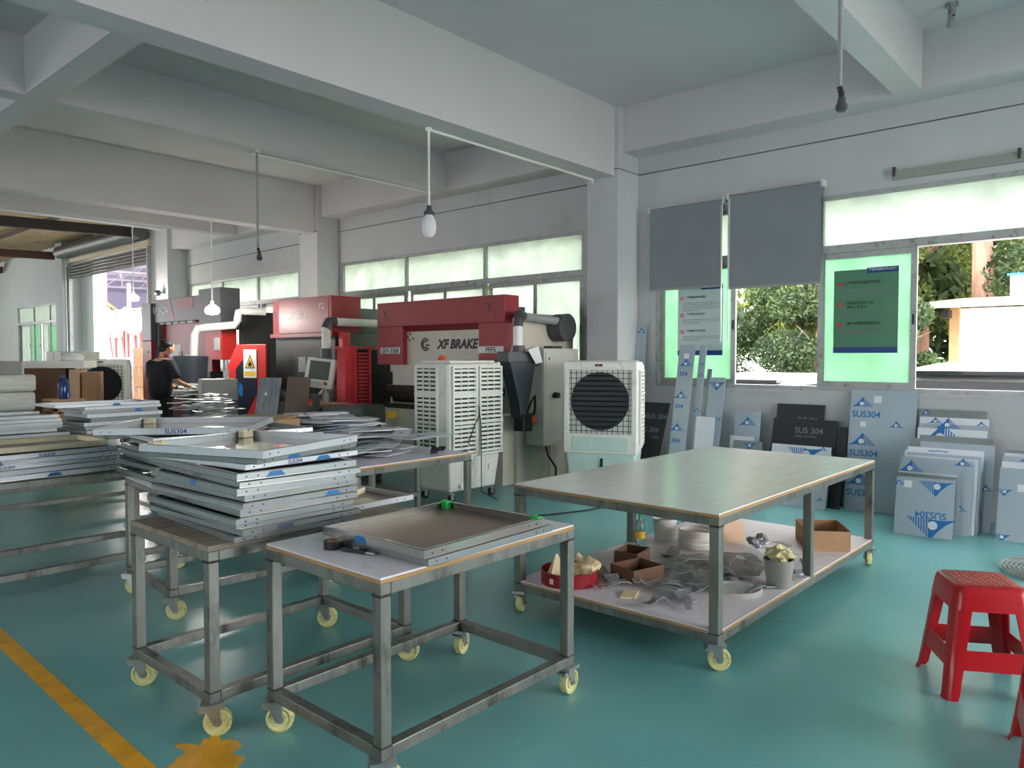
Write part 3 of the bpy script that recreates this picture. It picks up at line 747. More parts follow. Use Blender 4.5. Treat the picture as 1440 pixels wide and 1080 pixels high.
# brown lined tray with foam blocks on the right half of that cart
tray(2.34, 3.21, .7605, .42, .56, .028, .02, 'brown lined tray holding cream foam blocks behind the tall stack', None, inner='tray_brown', shell='tray_light')
fb = thing('foam_block', 'cream foam block stood on a narrower foot beside the tall stack', 'foam', (2.25, 3.16, .764))
part(fb, 'foot', MB().box((-.045, -.04, 0), (.045, .04, .05)), 'foam_cream', bevel=.004)
part(fb, 'cap', MB().box((-.07, -.06, .05), (.07, .06, .085)), 'foam_cream', bevel=.004)
single('foam_slab', MB().box((-.10, -.06, 0), (.10, .06, .016)), 'foam_cream', 'flat cream foam slab in front of the foam block', 'foam', (2.27, 3.02, .764), (0, 0, .1), bevel=.004)
single('foam_channel', MB().box((-.11, -.03, .0), (.11, -.018, .02)).box((-.11, .018, 0), (.11, .03, .02)).box((-.11, -.03, .02), (.11, .03, .03)), 'foam_cream', 'hollow cream foam channel near the tray rim', 'foam', (2.40, 3.25, .764), (0, 0, .5), bevel=.002)

# cart with wide open trays
zt = stack(9, 2.34, 4.54, .7605, .92, .66, .027, -.06, 'grey tray in the low stack under the wide open tray', 'trays of the low stack', seed=9, prints=(0, 2, 1, 0, 2), jit=.05, jr=.06)
tray(2.33, 4.56, zt, .98, .66, .026, -.10, 'long pale tray with blue print under the wide open tray', None, shell='tray_light', prints=1); zt += .029
tray(2.22, 4.68, zt, .86, .80, .04, -.72, 'wide open tray reflecting red with cream corner blocks', None, shell='tray_light', inner='tray_mirror', prints=2)
corner_blocks(2.22, 4.68, zt + .004, .86, .80, -.72, 'foam_cream', ((-1, 1),), 'cream slotted corner block in the wide open tray', None)
# long cart at the left
zt = stack(5, 1.48, 5.50, .7605, .98, .62, .03, .05, 'pale tray in the stack ending the long cart', 'trays on the end of the long cart', seed=12, shell=('tray_light', 'film_pale'), prints=(1, 0, 2, 1, 2), jit=.03, jr=.04)
tray(1.5, 5.52, zt, .86, .52, .036, .02, 'open cream tray topping the stack on the long cart', None, shell='foam_cream', inner='tray_steel')
stack(3, 2.23, 5.62, .7605, .34, .60, .028, -.1, 'short grey tray beside the pale stack on the long cart', 'short trays on the long cart', seed=15, prints=(0, 2, 0), jit=.03, jr=.1)
# tables further back
zt = stack(7, 3.02, 8.1, .7605, .72, .55, .034, .06, 'bright edged steel tray stacked below the blue banded panel', 'trays of the far stack', seed=21, shell=('tray_light', 'tray_steel'), prints=(0, 1, 0, 0), jit=.02, jr=.03)
tray(2.9, 8.1, zt, .98, .5, .028, .04, 'long pale panel with a blue band topping the far stack', None, shell='tray_light', prints=1)
for k in range(6):
    single('long_panel', MB().box((-.46, -.30, 0), (.46, .30, .006)).box((-.46, -.30, .006), (.46, -.296, .03)).box((-.46, .296, .006), (.46, .30, .03)), 'tray_steel',
           ('lowest', 'second lowest', 'third', 'fourth', 'fifth', 'topmost')[k] + ' long grey green panel of the pile beside the far tray stack', 'panel', (2.05 + random.uniform(-.05, .05), 8.2 + random.uniform(-.06, .06), .7605 + k * .034), (0, 0, random.uniform(-.05, .05)), 'long panels on the far table')
# ------------------------------------------------------------------ evaporative air coolers
def louvre(parent, x, z, w, h, n, loc, rot, ndiv=3, m='cooler_white'):
    """framed louvre panel: local x across, z up, front towards -y"""
    fr = MB(); b = .022
    fr.box((0, -.024, 0), (w, 0, b)); fr.box((0, -.024, h - b), (w, 0, h)); fr.box((0, -.024, b), (b, 0, h - b)); fr.box((w - b, -.024, b), (w, 0, h - b))
    g = part(parent, 'grille_panel', fr, m, loc=loc, rot=rot, bevel=.003)
    part(g, 'filter_pad', MB().box((b, -.004, b), (w - b, -.001, h - b)), 'black_plastic')
    pitch = (h - 2 * b) / n
    s = MB(); L0, L1 = b, w - b
    s.add([(L0, -.020, 0), (L1, -.020, 0), (L1, -.005, 0), (L0, -.005, 0), (L0, -.014, pitch * .56), (L1, -.014, pitch * .56), (L1, -.005, pitch * .56), (L0, -.005, pitch * .56)],
          [(3, 2, 1, 0), (4, 5, 6, 7), (0, 1, 5, 4), (1, 2, 6, 5), (2, 3, 7, 6), (3, 0, 4, 7)])
    sm = mesh_of('slat', s, m)
    for k in range(n): link('slat', sm, g, (0, 0, b + k * pitch + pitch * .2))
    for k in range(1, ndiv):
        xx = b + (w - 2 * b) * k / ndiv
        part(g, 'divider', MB().box((xx - .004, -.019, b), (xx + .004, -.005, h - b)), m)
    for zz in (h * .36, h * .68): part(g, 'clip_band', MB().box((-.004, -.028, zz), (w + .004, -.022, zz + .018)), m)
    return g

def black_caster(root, x, y):
    c = part(root, 'caster', MB().box((-.025, -.02, .085), (.025, .02, .10)).box((-.02, -.02, .03), (.02, -.015, .09)).box((-.02, .015, .03), (.02, .02, .09)), 'zinc', loc=(x, y, 0))
    part(c, 'wheel', MB().cyl((0, -.014, .045), (0, .014, .045), .045, 18), 'rubber', smooth=True)

def tank(root, wx, wy, z0, z1, m):
    t = MB(); a = .06; b = .025
    def ring(i, z): return [(-wx / 2 + i, -wy / 2 + i, z), (wx / 2 - i, -wy / 2 + i, z), (wx / 2 - i, wy / 2 - i, z), (-wx / 2 + i, wy / 2 - i, z)]
    t.add(ring(a, z0) + ring(b, z1), [(3, 2, 1, 0), (4, 5, 6, 7), (0, 1, 5, 4), (1, 2, 6, 5), (2, 3, 7, 6), (3, 0, 4, 7)])
    o = part(root, 'water_tank', t, m, bevel=.02)
    for sx in (-.22, .0, .22):
        r = MB(); x = sx * wx
        r.add([(x - .02, -wy / 2 + a - .006, z0 + .02), (x + .02, -wy / 2 + a - .006, z0 + .02), (x + .02, -wy / 2 + b - .006, z1 - .01), (x - .02, -wy / 2 + b - .006, z1 - .01),
               (x - .02, -wy / 2 + a + .02, z0 + .02), (x + .02, -wy / 2 + a + .02, z0 + .02), (x + .02, -wy / 2 + b + .02, z1 - .01), (x - .02, -wy / 2 + b + .02, z1 - .01)],
              [(0, 1, 2, 3), (4, 5, 6, 7), (0, 1, 5, 4), (2, 3, 7, 6), (0, 3, 7, 4), (1, 2, 6, 5)])
        part(o, 'rib', r, m)
    return o

# cooler with louvred sides (its -Y and -X sides are seen)
c2 = thing('air_cooler', 'white air cooler with slatted sides in front of the cream and red machine', 'air cooler', (5.62, 5.72, 0))
bx = .80; by = .56
part(c2, 'body', MB().box((-bx / 2, -by / 2, .45), (bx / 2, by / 2, 1.44)), 'cooler_white', bevel=.05)
lid = MB(); lid.box((-bx / 2 + .06, -by / 2 + .06, 1.43), (bx / 2 - .06, by / 2 - .06, 1.465)); part(c2, 'top_cover', lid, 'cooler_white', bevel=.015)
louvre(c2, 0, 0, .35, .93, 20, (-.37, -by / 2 - .001, .475), (0, 0, 0))
louvre(c2, 0, 0, .35, .93, 20, (.02, -by / 2 - .001, .475), (0, 0, 0))
louvre(c2, 0, 0, .34, .93, 20, (-bx / 2 - .001, .22, .475), (0, 0, -PI / 2))
tank(c2, bx, by, .11, .46, 'cooler_white')
for x in (-.3, .3):
    for y in (-.2, .2): black_caster(c2, x, y)
part(c2, 'sticker', MB().box((.20, -by / 2 + .02, .30), (.27, -by / 2 + .034, .36)), 'sticker_white')
part(c2, 'drain_plug', MB().cyl((-.2, -by / 2 + .055, .17), (-.2, -by / 2 + .01, .17), .03, 14), 'white_plastic')
part(c2, 'power_cable', MB().tube([(.0, -by / 2 - .02, 1.0), (.005, -by / 2 - .035, .9), (-.06, -by / 2 - .03, .8), (-.16, -by / 2 - .03, .62), (-.16, -by / 2 - .05, .6)], .006, 6), 'wire_black')
part(c2, 'cable_loop', MB().tube([(.0, -by / 2 - .02, 1.0), (.02, -by / 2 - .035, .8), (.01, -by / 2 - .05, .4), (0.0, -by / 2 - .06, .1), (.1, -by / 2 - .2, .012)], .006, 6), 'wire_black')
single('indicator_cap', MB().lathe([(0, .055), (.03, .05), (.045, .02), (.05, 0), (0, 0)], (0, 0, 0), 14), 'orange', 'small orange cap lying on the slatted air cooler', 'cap', (5.48, 5.82, 1.4655), smooth=True)

# cooler with the round fan
def fan_cooler(label, loc, rot):
    c = thing('air_cooler', label, 'air cooler', loc, (0, 0, rot))
    wx, wy = .80, .56
    sh = MB(); sh.box((-wx / 2, -wy / 2 + .02, .47), (wx / 2, wy / 2, 1.46)); part(c, 'body', sh, 'cooler_white', bevel=.06)
    fr = MB(); y0 = -wy / 2
    fr.box((-wx / 2 + .01, y0, 1.36), (wx / 2 - .01, y0 + .03, 1.45)); fr.box((-wx / 2 + .01, y0, .47), (wx / 2 - .01, y0 + .03, .68))
    fr.box((-wx / 2 + .01, y0, .68), (-.335, y0 + .03, 1.36)); fr.box((.335, y0, .68), (wx / 2 - .01, y0 + .03, 1.36))
    part(c, 'front_frame', fr, 'cooler_white', bevel=.008)
    part(c, 'outlet_recess', MB().box((-.335, y0 + .022, .68), (.335, y0 + .03, 1.36)), 'cabinet_mid')
    gr = MB()
    for k in range(12): gr.box((-.335 + .056 * k + .02, y0 + .006, .68), (-.335 + .056 * k + .026, y0 + .012, 1.36))
    for k in range(12): gr.box((-.335, y0 + .004, .69 + .056 * k + .02), (.335, y0 + .010, .69 + .056 * k + .026))
    g = part(c, 'wire_grid', gr, 'black_plastic'); g['kind'] = 'stuff'
    M = Matrix.Translation((0, y0 + .012, 1.03)) @ Matrix.Rotation(PI / 2, 4, 'X')
    part(c, 'fan_cowl', MB().lathe([(.0, 0), (.31, 0), (.31, .012), (0, .012)], (0, 0, 0), 40, M), 'fan_black', smooth=True)
    fsl = mesh_of('fan_slat', MB().box((-.5, -.004, -.007), (.5, .004, .007)), 'fan_black')
    for k in range(11):
        z = -.27 + .054 * k; hw = math.sqrt(max(.01, .30 ** 2 - z * z))
        o = link('fan_slat', fsl, c, (0, y0 - .004, 1.03 + z), (.4, 0, 0)); o.scale = (hw * 2, 1, 1)
    cp = part(c, 'control_panel', MB().box((-.20, y0 - .012, 1.385), (.20, y0 + .01, 1.435)), 'white_plastic', bevel=.006)
    part(cp, 'display', MB().box((-.05, y0 - .014, 1.40), (.03, y0 - .01, 1.425)), 'print_black')
    part(cp, 'red_light', MB().box((-.03, y0 - .0155, 1.406), (.01, y0 - .0135, 1.419)), 'print_red')
    part(c, 'front_drawer', MB().box((-.30, y0 - .006, .50), (.30, y0 + .01, .65)), 'tank_green', bevel=.006)
    part(c, 'drawer_pull', MB().box((-.12, y0 - .010, .53), (.08, y0 - .004, .63)).box((-.08, y0 - .016, .615), (.05, y0 - .008, .625)), 'tank_green', bevel=.003)
    louvre(c, 0, 0, .30, .80, 18, (wx / 2 + .001, -.2, .56), (0, 0, PI / 2))
    tank(c, wx, wy, .11, .48, 'tank_green')
    part(c, 'water_gauge', MB().box((.0, y0 + .022, .2), (.03, y0 + .05, .42)), 'fan_black')
    for x in (-.3, .3):
        for y in (-.2, .2): black_caster(c, x, y)
    return c
fc = fan_cooler('white air cooler with a round black fan by the column', (6.82, 4.66, 0), math.radians(-66))
dup(fc, (5.1, 14.0, 0), (0, 0, math.radians(-28)), label='old white air cooler with black fan beside stacked cartons')

# ------------------------------------------------------------------ press brakes
def dies(root, y0, y1, x, z0, z1, n):
    """row of punch segments along y"""
    w = (y1 - y0) / n
    for k in range(n):
        part(root, 'punch', MB().prism([(x, z1), (x + .05, z1), (x + .05, z0 + .06), (x + .028, z0), (x + .022, z0), (x, z0 + .06)], w - .006, 'xz', y0 + k * w), 'tool_steel', world=True)

# ---- cream and red machine
m1 = thing('press_brake', 'cream press brake with a red upper cover beside the slatted cooler', 'machine', (7.1, 6.9, 0))
Y0, Y1, X0 = 5.76, 8.07, 6.4
part(m1, 'upper_cover', MB().box((X0, Y0, 1.90), (X0 + .26, Y1, 2.22)), 'machine_red', world=True, bevel=.008)
part(m1, 'cover_lip', MB().prism([(X0, 1.90), (X0 + .08, 1.83), (X0 + .2, 1.83), (X0 + .2, 1.90)], 1.38, 'xz', 6.17), 'machine_red_dark', world=True)
part(m1, 'cover_leg', MB().box((X0, Y0, 1.46), (X0 + .24, 6.17, 1.90)), 'machine_red', world=True, bevel=.006)
part(m1, 'cover_leg', MB().box((X0, 7.55, 1.40), (X0 + .24, Y1, 1.90)), 'machine_red', world=True, bevel=.006)
part(m1, 'ram', MB().box((X0 + .08, 6.05, 1.12), (X0 + .20, 7.85, 1.86)), 'machine_cream', world=True, bevel=.006)
part(m1, 'clamp_beam', MB().box((X0 + .04, 5.95, 1.04), (X0 + .22, 7.95, 1.13)), 'tool_steel', world=True)
dies(m1, 6.0, 7.9, X0 + .1, .90, 1.04, 12)
part(m1, 'bed', MB().box((X0 + .02, 5.80, .0), (X0 + .30, 8.03, .82)), 'machine_cream', world=True, bevel=.006)
part(m1, 'die_rail', MB().box((X0 + .05, 5.95, .82), (X0 + .2, 7.95, .88)), 'tool_steel', world=True)
for y in (Y0, Y1 - .05):
    pl = [(6.62, 0), (7.72, 0), (7.72, 1.75), (7.60, 2.02), (6.62, 2.02), (6.62, 1.30), (6.95, 1.22), (6.98, 1.02), (6.62, .95)]
    part(m1, 'side_frame', MB().prism(pl, .05, 'xz', y), 'machine_cream', world=True, bevel=.006)
part(m1, 'cylinder', MB().cyl((6.85, 6.0, 1.6), (6.85, 6.0, 2.1), .13, 20), 'machine_dark', world=True, smooth=True)
part(m1, 'cylinder', MB().cyl((6.85, 7.75, 1.6), (6.85, 7.75, 2.1), .13, 20), 'machine_dark', world=True, smooth=True)
part(m1, 'rear_tank', MB().box((6.9, 6.0, 1.45), (7.6, 7.8, 1.85)), 'machine_grey_green', world=True)
part(m1, 'front_bracket', MB().box((X0 - .12, 5.9, .70), (X0 + .02, 5.98, .78)).box((X0 - .12, 7.7, .70), (X0 + .02, 7.78, .78)), 'sign_yellow', world=True)
for s, y, z, sz in (('Y', 7.90, 2.06, .17), ('Y', 5.99, 2.07, .17)): lettering(m1, s, sz, 'print_black', (X0 - .001, y, z))
lettering(m1, '1', .09, 'print_black', (X0 - .001, 7.82, 2.0)); lettering(m1, '2', .10, 'print_black', (X0 - .001, 5.91, 2.0))
lettering(m1, 'XF BRAKE', .155, 'print_black', (X0 + .0785, 6.62, 1.655), bold=.05, shear=.25)
em = MB(); yc, zc = 7.19, 1.66
for a0, a1, r in ((40, 320, .075), (60, 300, .045)):
    em.tube([(X0 + .078, yc - r * math.cos(math.radians(a)), zc + r * math.sin(math.radians(a))) for a in range(a0, a1 + 1, 20)], .010, 6)
em.box((X0 + .074, yc - .075, zc - .02), (X0 + .079, yc - .01, zc + .0))
part(m1, 'emblem', em, 'print_black', world=True)
dt = MB()
for dy, dz in ((0, .06), (.05, .02), (-.05, .0), (.02, -.02)): dt.cyl((X0 + .074, 7.48 + dy, 1.74 + dz), (X0 + .079, 7.48 + dy, 1.74 + dz), .018, 8)
part(m1, 'dot_pattern', dt, 'machine_grey_green', world=True)
for y, s in ((7.80, 'GEV-3308'), (5.97, 'PFF5')):
    nb = part(m1, 'name_plate', MB().box((X0 - .003, y - .2, 1.545), (X0 - .0005, y + .2, 1.625)), 'print_white', world=True)
    lettering(m1, s, .085, 'print_black', (X0 - .005, y, 1.58), bold=.02)
# support arm with hanging console, lamp drum and cabinet
part(m1, 'arm', MB().tube([(6.5, 5.62, 1.97), (7.3, 5.62, 1.93)], .05, 12), 'grey_plastic', world=True)
part(m1, 'arm_elbow', MB().tube([(6.56, 5.62, 1.97), (6.48, 5.60, 1.98), (6.43, 5.58, 1.92), (6.42, 5.57, 1.84)], .06, 12), 'charcoal', world=True)
part(m1, 'arm_drop', MB().cyl((6.42, 5.57, 1.86), (6.42, 5.57, 1.62), .055, 14), 'white_plastic', world=True)
part(m1, 'arm_socket', MB().cyl((6.42, 5.57, 1.63), (6.42, 5.57, 1.52), .075, 14, .09), 'charcoal', world=True)
part(m1, 'motor_drum', MB().cyl((7.33, 5.55, 1.86), (7.33, 5.72, 1.86), .17, 24), 'charcoal', world=True, smooth=True)
cs = MB(); cs.prism([(6.16, 1.53), (6.62, 1.53), (6.62, 1.40), (6.52, 1.0), (6.44, .80), (6.38, .80), (6.34, 1.0), (6.20, 1.40)], .16, 'xz', 5.48)
cc = part(m1, 'console', cs, 'console_dark', world=True, bevel=.01)
part(cc, 'console_hood', MB().box((6.15, 5.47, 1.44), (6.63, 5.65, 1.56)), 'charcoal', world=True, bevel=.01)
pb = part(m1, 'foot_switch_box', MB().box((6.38, 5.45, .66), (6.54, 5.60, .86)), 'black_plastic', world=True, bevel=.008)
part(pb, 'stop_button', MB().cyl((6.54, 5.5, .78), (6.60, 5.48, .78), .05, 14), 'orange', world=True)
part(m1, 'console_paper', MB().prism([(6.42, 1.58), (6.60, 1.62), (6.68, 1.44), (6.56, 1.42)], .004, 'xz', 5.42), 'sticker_white', world=True)
part(m1, 'console_cable', MB().tube([(6.52, 5.52, .86), (6.56, 5.5, .98), (6.66, 5.52, 1.05), (6.7, 5.55, .9), (6.68, 5.6, .7)], .014, 6), 'wire_black', world=True)
cb = part(m1, 'control_cabinet', MB().box((6.75, 5.46, .46), (7.42, 5.75, 1.60)), 'cabinet_grey', world=True, bevel=.006)
vt = MB()
for k in range(7): vt.box((6.745, 5.52, 1.40 + k * .022), (6.752, 5.68, 1.412 + k * .022))
part(cb, 'vent', vt, 'machine_dark', world=True)['kind'] = 'stuff'
part(cb, 'door', MB().box((6.78, 5.452, .50), (7.39, 5.462, 1.56)), 'cabinet_grey', world=True, bevel=.003)
part(cb, 'knob', MB().cyl((6.94, 5.452, 1.05), (6.94, 5.39, 1.05), .035, 16), 'black_plastic', world=True)
part(cb, 'lock', MB().cyl((6.84, 5.452, 1.48), (6.84, 5.445, 1.48), .012, 10), 'black_plastic', world=True)
part(cb, 'top_bracket', MB().box((6.95, 5.5, 1.60), (7.15, 5.62, 1.63)), 'machine_dark', world=True)
part(m1, 'cabinet_cable', MB().tube([(6.9, 5.55, .46), (6.88, 5.5, .34), (6.93, 5.42, .2), (6.9, 5.4, .06)], .012, 6), 'wire_black', world=True)
part(m1, 'cabinet_pipe', MB().tube([(7.0, 5.56, .46), (7.0, 5.56, .02)], .02, 8), 'machine_cream', world=True)

# ---- dark machine with red head
m2 = thing('press_brake', 'dark grey press brake with a boxy red head and white pipe arm', 'machine', (7.1, 10.0, 0))
Y0, Y1 = 9.11, 10.88
part(m2, 'head', MB().prism([(X0, Y0), (X0, 10.50), (X0 + .12, Y1), (X0 + .9, Y1), (X0 + .52, Y0)], .53, 'xy', 1.86), 'machine_red', world=True, bevel=.006)
part(m2, 'head_panel', MB().box((X0 - .004, 9.18, 1.90), (X0 + .002, 10.46, 2.35)), 'machine_red', world=True)
part(m2, 'head_lip', MB().box((X0 + .02, 9.14, 1.80), (X0 + .5, 10.8, 1.86)), 'machine_red_dark', world=True)
part(m2, 'ram', MB().box((X0 + .12, 9.2, 1.15), (X0 + .26, 10.8, 1.82)), 'machine_dark', world=True)
dies(m2, 9.25, 10.75, X0 + .15, .98, 1.15, 9)
part(m2, 'bed', MB().box((X0 - .05, 9.15, 0), (X0 + .3, 10.85, .80)), 'machine_dark', world=True, bevel=.008)
part(m2, 'die_rail', MB().box((X0, 9.2, .80), (X0 + .2, 10.8, .92)), 'tool_steel', world=True)
part(m2, 'side_frame', MB().prism([(6.66, 0), (7.75, 0), (7.75, 1.86), (6.66, 1.86), (6.66, 1.30), (6.92, 1.2), (6.92, .95), (6.66, .9)], .06, 'xz', 9.12), 'machine_grey_green', world=True, bevel=.006)
part(m2, 'side_frame', MB().prism([(6.66, 0), (7.75, 0), (7.75, 1.86), (6.66, 1.86), (6.66, 1.30), (6.92, 1.2), (6.92, .95), (6.66, .9)], .06, 'xz', 10.78), 'machine_grey_green', world=True, bevel=.006)
part(m2, 'side_post', MB().box((6.52, 9.02, 1.0), (6.66, 9.11, 1.86)), 'rack_red', world=True)
part(m2, 'roof_box', MB().box((6.95, 9.3, 1.86), (7.7, 10.2, 2.24)), 'machine_grey_green', world=True)
part(m2, 'round_guard', MB().cyl((6.35, 8.98, .80), (6.35, 9.04, .80), .30, 28), 'cabinet_mid', world=True, smooth=True)
lettering(m2, 'KoHlle', .17, 'print_white', (X0 - .006, 9.98, 2.12), bold=.02)
lettering(m2, 'Y1', .15, 'print_black', (X0 + .045, 10.72, 2.16), rot=(Matrix.Rotation(-math.atan2(.12, .38), 3, 'Z') @ FACE_MX.to_matrix()).to_euler())
lettering(m2, 'Y2', .13, 'print_white', (X0 - .006, 9.36, 2.24))
for y in (10.05, 9.80):
    part(m2, 'instruction_plate', MB().box((X0 + .112, y - .1, 1.27), (X0 + .12, y + .1, 1.50)), 'cabinet_mid', world=True)
pa = MB().tube([(6.9, 8.9, 1.98), (6.35, 8.92, 1.98), (6.24, 8.93, 1.97), (6.19, 8.94, 1.90)], .06, 12)
part(m2, 'pipe_arm', MB().tube([(7.45, 8.98, 2.0), (6.28, 8.95, 2.0)], .06, 12), 'white_plastic', world=True)
part(m2, 'pipe_elbow', MB().tube([(6.34, 8.95, 2.0), (6.24, 8.95, 1.99), (6.2, 8.96, 1.90)], .075, 12), 'charcoal', world=True)
part(m2, 'pipe_drop', MB().cyl((6.2, 8.96, 1.92), (6.2, 8.96, 1.60), .06, 14), 'white_plastic', world=True)
part(m2, 'pipe_joint', MB().cyl((6.2, 8.96, 1.62), (6.2, 8.96, 1.48), .075, 14), 'charcoal', world=True)
Ms = Matrix.Translation((6.12, 9.0, 1.28)) @ Matrix.Rotation(-1.0, 4, 'Z') @ Matrix.Rotation(-.15, 4, 'X') @ Matrix.Rotation(.10, 4, 'Y')
sc = part(m2, 'control_screen', MB(Ms).box((-.21, -.03, -.22), (.21, .05, .20)), 'white_plastic', world=True, bevel=.012)
part(sc, 'display', MB(Ms).box((-.15, -.034, -.10), (.15, -.029, .16)), 'screen_dark', world=True)
part(sc, 'button_row', MB(Ms).box((-.15, -.034, -.19), (.06, -.029, -.13)), 'cabinet_grey', world=True)
part(sc, 'red_button', MB(Ms).cyl((.12, -.03, -.15), (.12, -.06, -.15), .025, 12), 'orange', world=True)
# red slotted cabinet standing between the two machines
rk = thing('slotted_cabinet', 'tall red slotted metal guard between the two press brakes', 'cabinet', (6.55, 8.62, 0))
part(rk, 'post', MB().box((6.30, 8.66, .05), (6.42, 8.86, 1.62)), 'rack_red', world=True, bevel=.004)
part(rk, 'face', MB().box((6.42, 8.60, .05), (6.46, 8.66, 1.62)), 'rack_red', world=True)
part(rk, 'dark_back', MB().box((6.47, 8.62, .05), (7.3, 8.86, 1.60)), 'black_plastic', world=True)
part(rk, 'top_bar', MB().box((6.26, 8.58, 1.62), (6.8, 8.88, 1.65)), 'rack_red', world=True)
rs = mesh_of('slat', MB().box((-.09, -.008, -.016), (.09, .008, .016)), 'rack_red')
for k in range(30): link('slat', rs, rk, (0, -.05, .10 + k * .05))
part(rk, 'side_strip', MB().box((6.64, 8.55, .05), (6.67, 8.60, 1.62)), 'rack_red', world=True)

# ---- charcoal machine with red plates, where the worker stands
m3 = thing('press_brake', 'large charcoal press brake with red front plate behind the worker', 'machine', (7.1, 13.9, 0))
Y0, Y1 = 12.27, 15.57
part(m3, 'head', MB().box((X0 + .05, 13.0, 2.17), (X0 + .6, 15.2, 2.62)), 'charcoal', world=True, bevel=.01)
part(m3, 'head_housing', MB().box((X0 - .05, Y0, 1.98), (X0 + .32, 13.05, 2.70)), 'charcoal', world=True, bevel=.01)
part(m3, 'side_cover', MB().box((X0 + .02, Y0 + .1, 1.45), (X0 + .30, 12.95, 1.98)), 'machine_red_bright', world=True, bevel=.01)
part(m3, 'left_housing', MB().box((X0, 15.15, 1.82), (X0 + .5, Y1, 2.56)), 'charcoal', world=True, bevel=.01)
part(m3, 'left_cover', MB().box((X0, 15.15, .2), (X0 + .45, Y1, 1.82)), 'machine_red', world=True, bevel=.01)
part(m3, 'left_strip', MB().box((X0 + .08, 14.98, .9), (X0 + .4, 15.15, 2.2)), 'charcoal', world=True)
part(m3, 'ram', MB().box((X0 + .16, 13.0, 1.22), (X0 + .32, 15.0, 2.20)), 'machine_red', world=True)
part(m3, 'clamp_beam', MB().box((X0 + .1, 12.95, 1.12), (X0 + .34, 15.05, 1.24)), 'black_plastic', world=True)
dies(m3, 13.0, 15.0, X0 + .18, .96, 1.12, 10)
part(m3, 'bed', MB().box((X0 + .04, 12.28, 0), (X0 + .4, 15.2, .86)), 'machine_red_dark', world=True, bevel=.01)
part(m3, 'die_rail', MB().box((X0 + .06, 12.9, .86), (X0 + .3, 15.1, .94)), 'tool_steel', world=True)
part(m3, 'side_frame', MB().box((X0 + .34, Y0, 0), (7.7, Y0 + .1, 2.3)), 'machine_dark', world=True, bevel=.008)
part(m3, 'support_arm', MB().box((X0 - .95, 12.32, .88), (X0 + .1, 12.38, .94)), 'zinc', world=True)
part(m3, 'support_arm', MB().box((X0 - .35, 14.3, .88), (X0 + .1, 14.36, .93)), 'zinc', world=True)
lettering(m3, 'AMADA', .20, 'print_white', (X0 + .048, 14.84, 2.40), bold=.03)
st = MB(); st.prism([(14.4, 2.2), (14.22, 2.2), (14.40, 2.58), (14.52, 2.58)], .003, 'yz', X0 + .046)
part(m3, 'red_stripe', st, 'machine_red', world=True); part(m3, 'red_stripe', MB().prism([(14.1, 2.40), (13.45, 2.40), (13.45, 2.60), (14.2, 2.60)], .003, 'yz', X0 + .046), 'machine_red', world=True)
part(m3, 'handle', MB().box((X0 - .01, 15.28, 1.58), (X0, 15.46, 1.62)), 'cabinet_grey', world=True)
part(m3, 'notice', MB().box((X0 + .006, 12.42, 1.62), (X0 + .018, 12.62, 1.84)), 'sticker_white', world=True)
part(m3, 'notice', MB().box((X0 + .146, 13.85, 1.30), (X0 + .158, 14.03, 1.55)), 'sticker_white', world=True)
for k in range(5): part(m3, 'indicator', MB().box((X0 + .1, 13.6 + k * .3, 2.135), (X0 + .2, 13.8 + k * .3, 2.17)), 'sticker_white', world=True)
ps = part(m3, 'paper_holder', MB().box((6.02, 13.05, 1.50), (6.03, 13.5, 1.72)), 'sticker_white', world=True)
part(ps, 'stem', MB().tube([(6.04, 13.1, 1.6), (6.03, 13.1, 1.3), (6.0, 13.16, 1.08), (6.0, 13.2, 1.0)], .035, 8), 'cabinet_grey', world=True)
part(m3, 'console', MB().lathe([(0, 0), (.26, 0), (.29, .44), (.27, .46), (0, .46)], (5.95, 12.55, 1.06), 24), 'console_dark', world=True, smooth=True)
part(m3, 'console_stand', MB().cyl((5.95, 12.55, 0), (5.95, 12.55, 1.07), .09, 12), 'machine_dark', world=True)
part(m3, 'console_keyboard', MB().box((5.72, 12.3, 1.02), (6.0, 12.8, 1.06)), 'cabinet_grey', world=True)
part(m3, 'console_arm', MB().tube([(6.9, 11.75, 2.28), (6.55, 11.86, 2.28), (6.48, 11.88, 2.26), (6.46, 11.89, 2.12), (6.42, 11.9, 2.04), (6.1, 12.3, 2.0), (6.0, 12.38, 1.98), (5.97, 12.42, 1.88), (5.96, 12.45, 1.5)], .065, 12), 'white_plastic', world=True)
# swinging side guard with warning sign
sg = thing('side_guard', 'red and navy safety guard with a yellow warning sign', 'guard', (6.15, 11.0, 0))
Mg = Matrix.Translation((6.12, 11.05, 0)) @ Matrix.Rotation(-PI / 2 + .25, 4, 'Z')
part(sg, 'guard_panel', MB(Mg).prism([(-.45, .10), (.45, .10), (.45, 1.70), (-.18, 1.70), (-.45, 1.25)], .04, 'xz', 0), 'machine_red_bright', world=True, bevel=.006)
part(sg, 'navy_band', MB(Mg).prism([(-.20, .20), (-.20, 1.30), (.05, 1.56), (.26, 1.56), (.26, .95), (.05, .62)], .004, 'xz', -.005), 'navy_panel', world=True)
sn = part(sg, 'warning_sign', MB(Mg).box((-.02, -.012, 1.17), (.26, -.005, 1.62)), 'print_white', world=True)
part(sn, 'yellow_field', MB(Mg).box((0, -.0135, 1.20), (.24, -.0125, 1.27)), 'sign_yellow', world=True)
part(sn, 'triangle', MB(Mg).prism([(.01, 1.32), (.23, 1.32), (.12, 1.54)], .001, 'xz', -.0135), 'print_black', world=True)
part(sn, 'triangle_field', MB(Mg).prism([(.035, 1.335), (.205, 1.335), (.12, 1.51)], .001, 'xz', -.0147), 'sign_yellow', world=True)
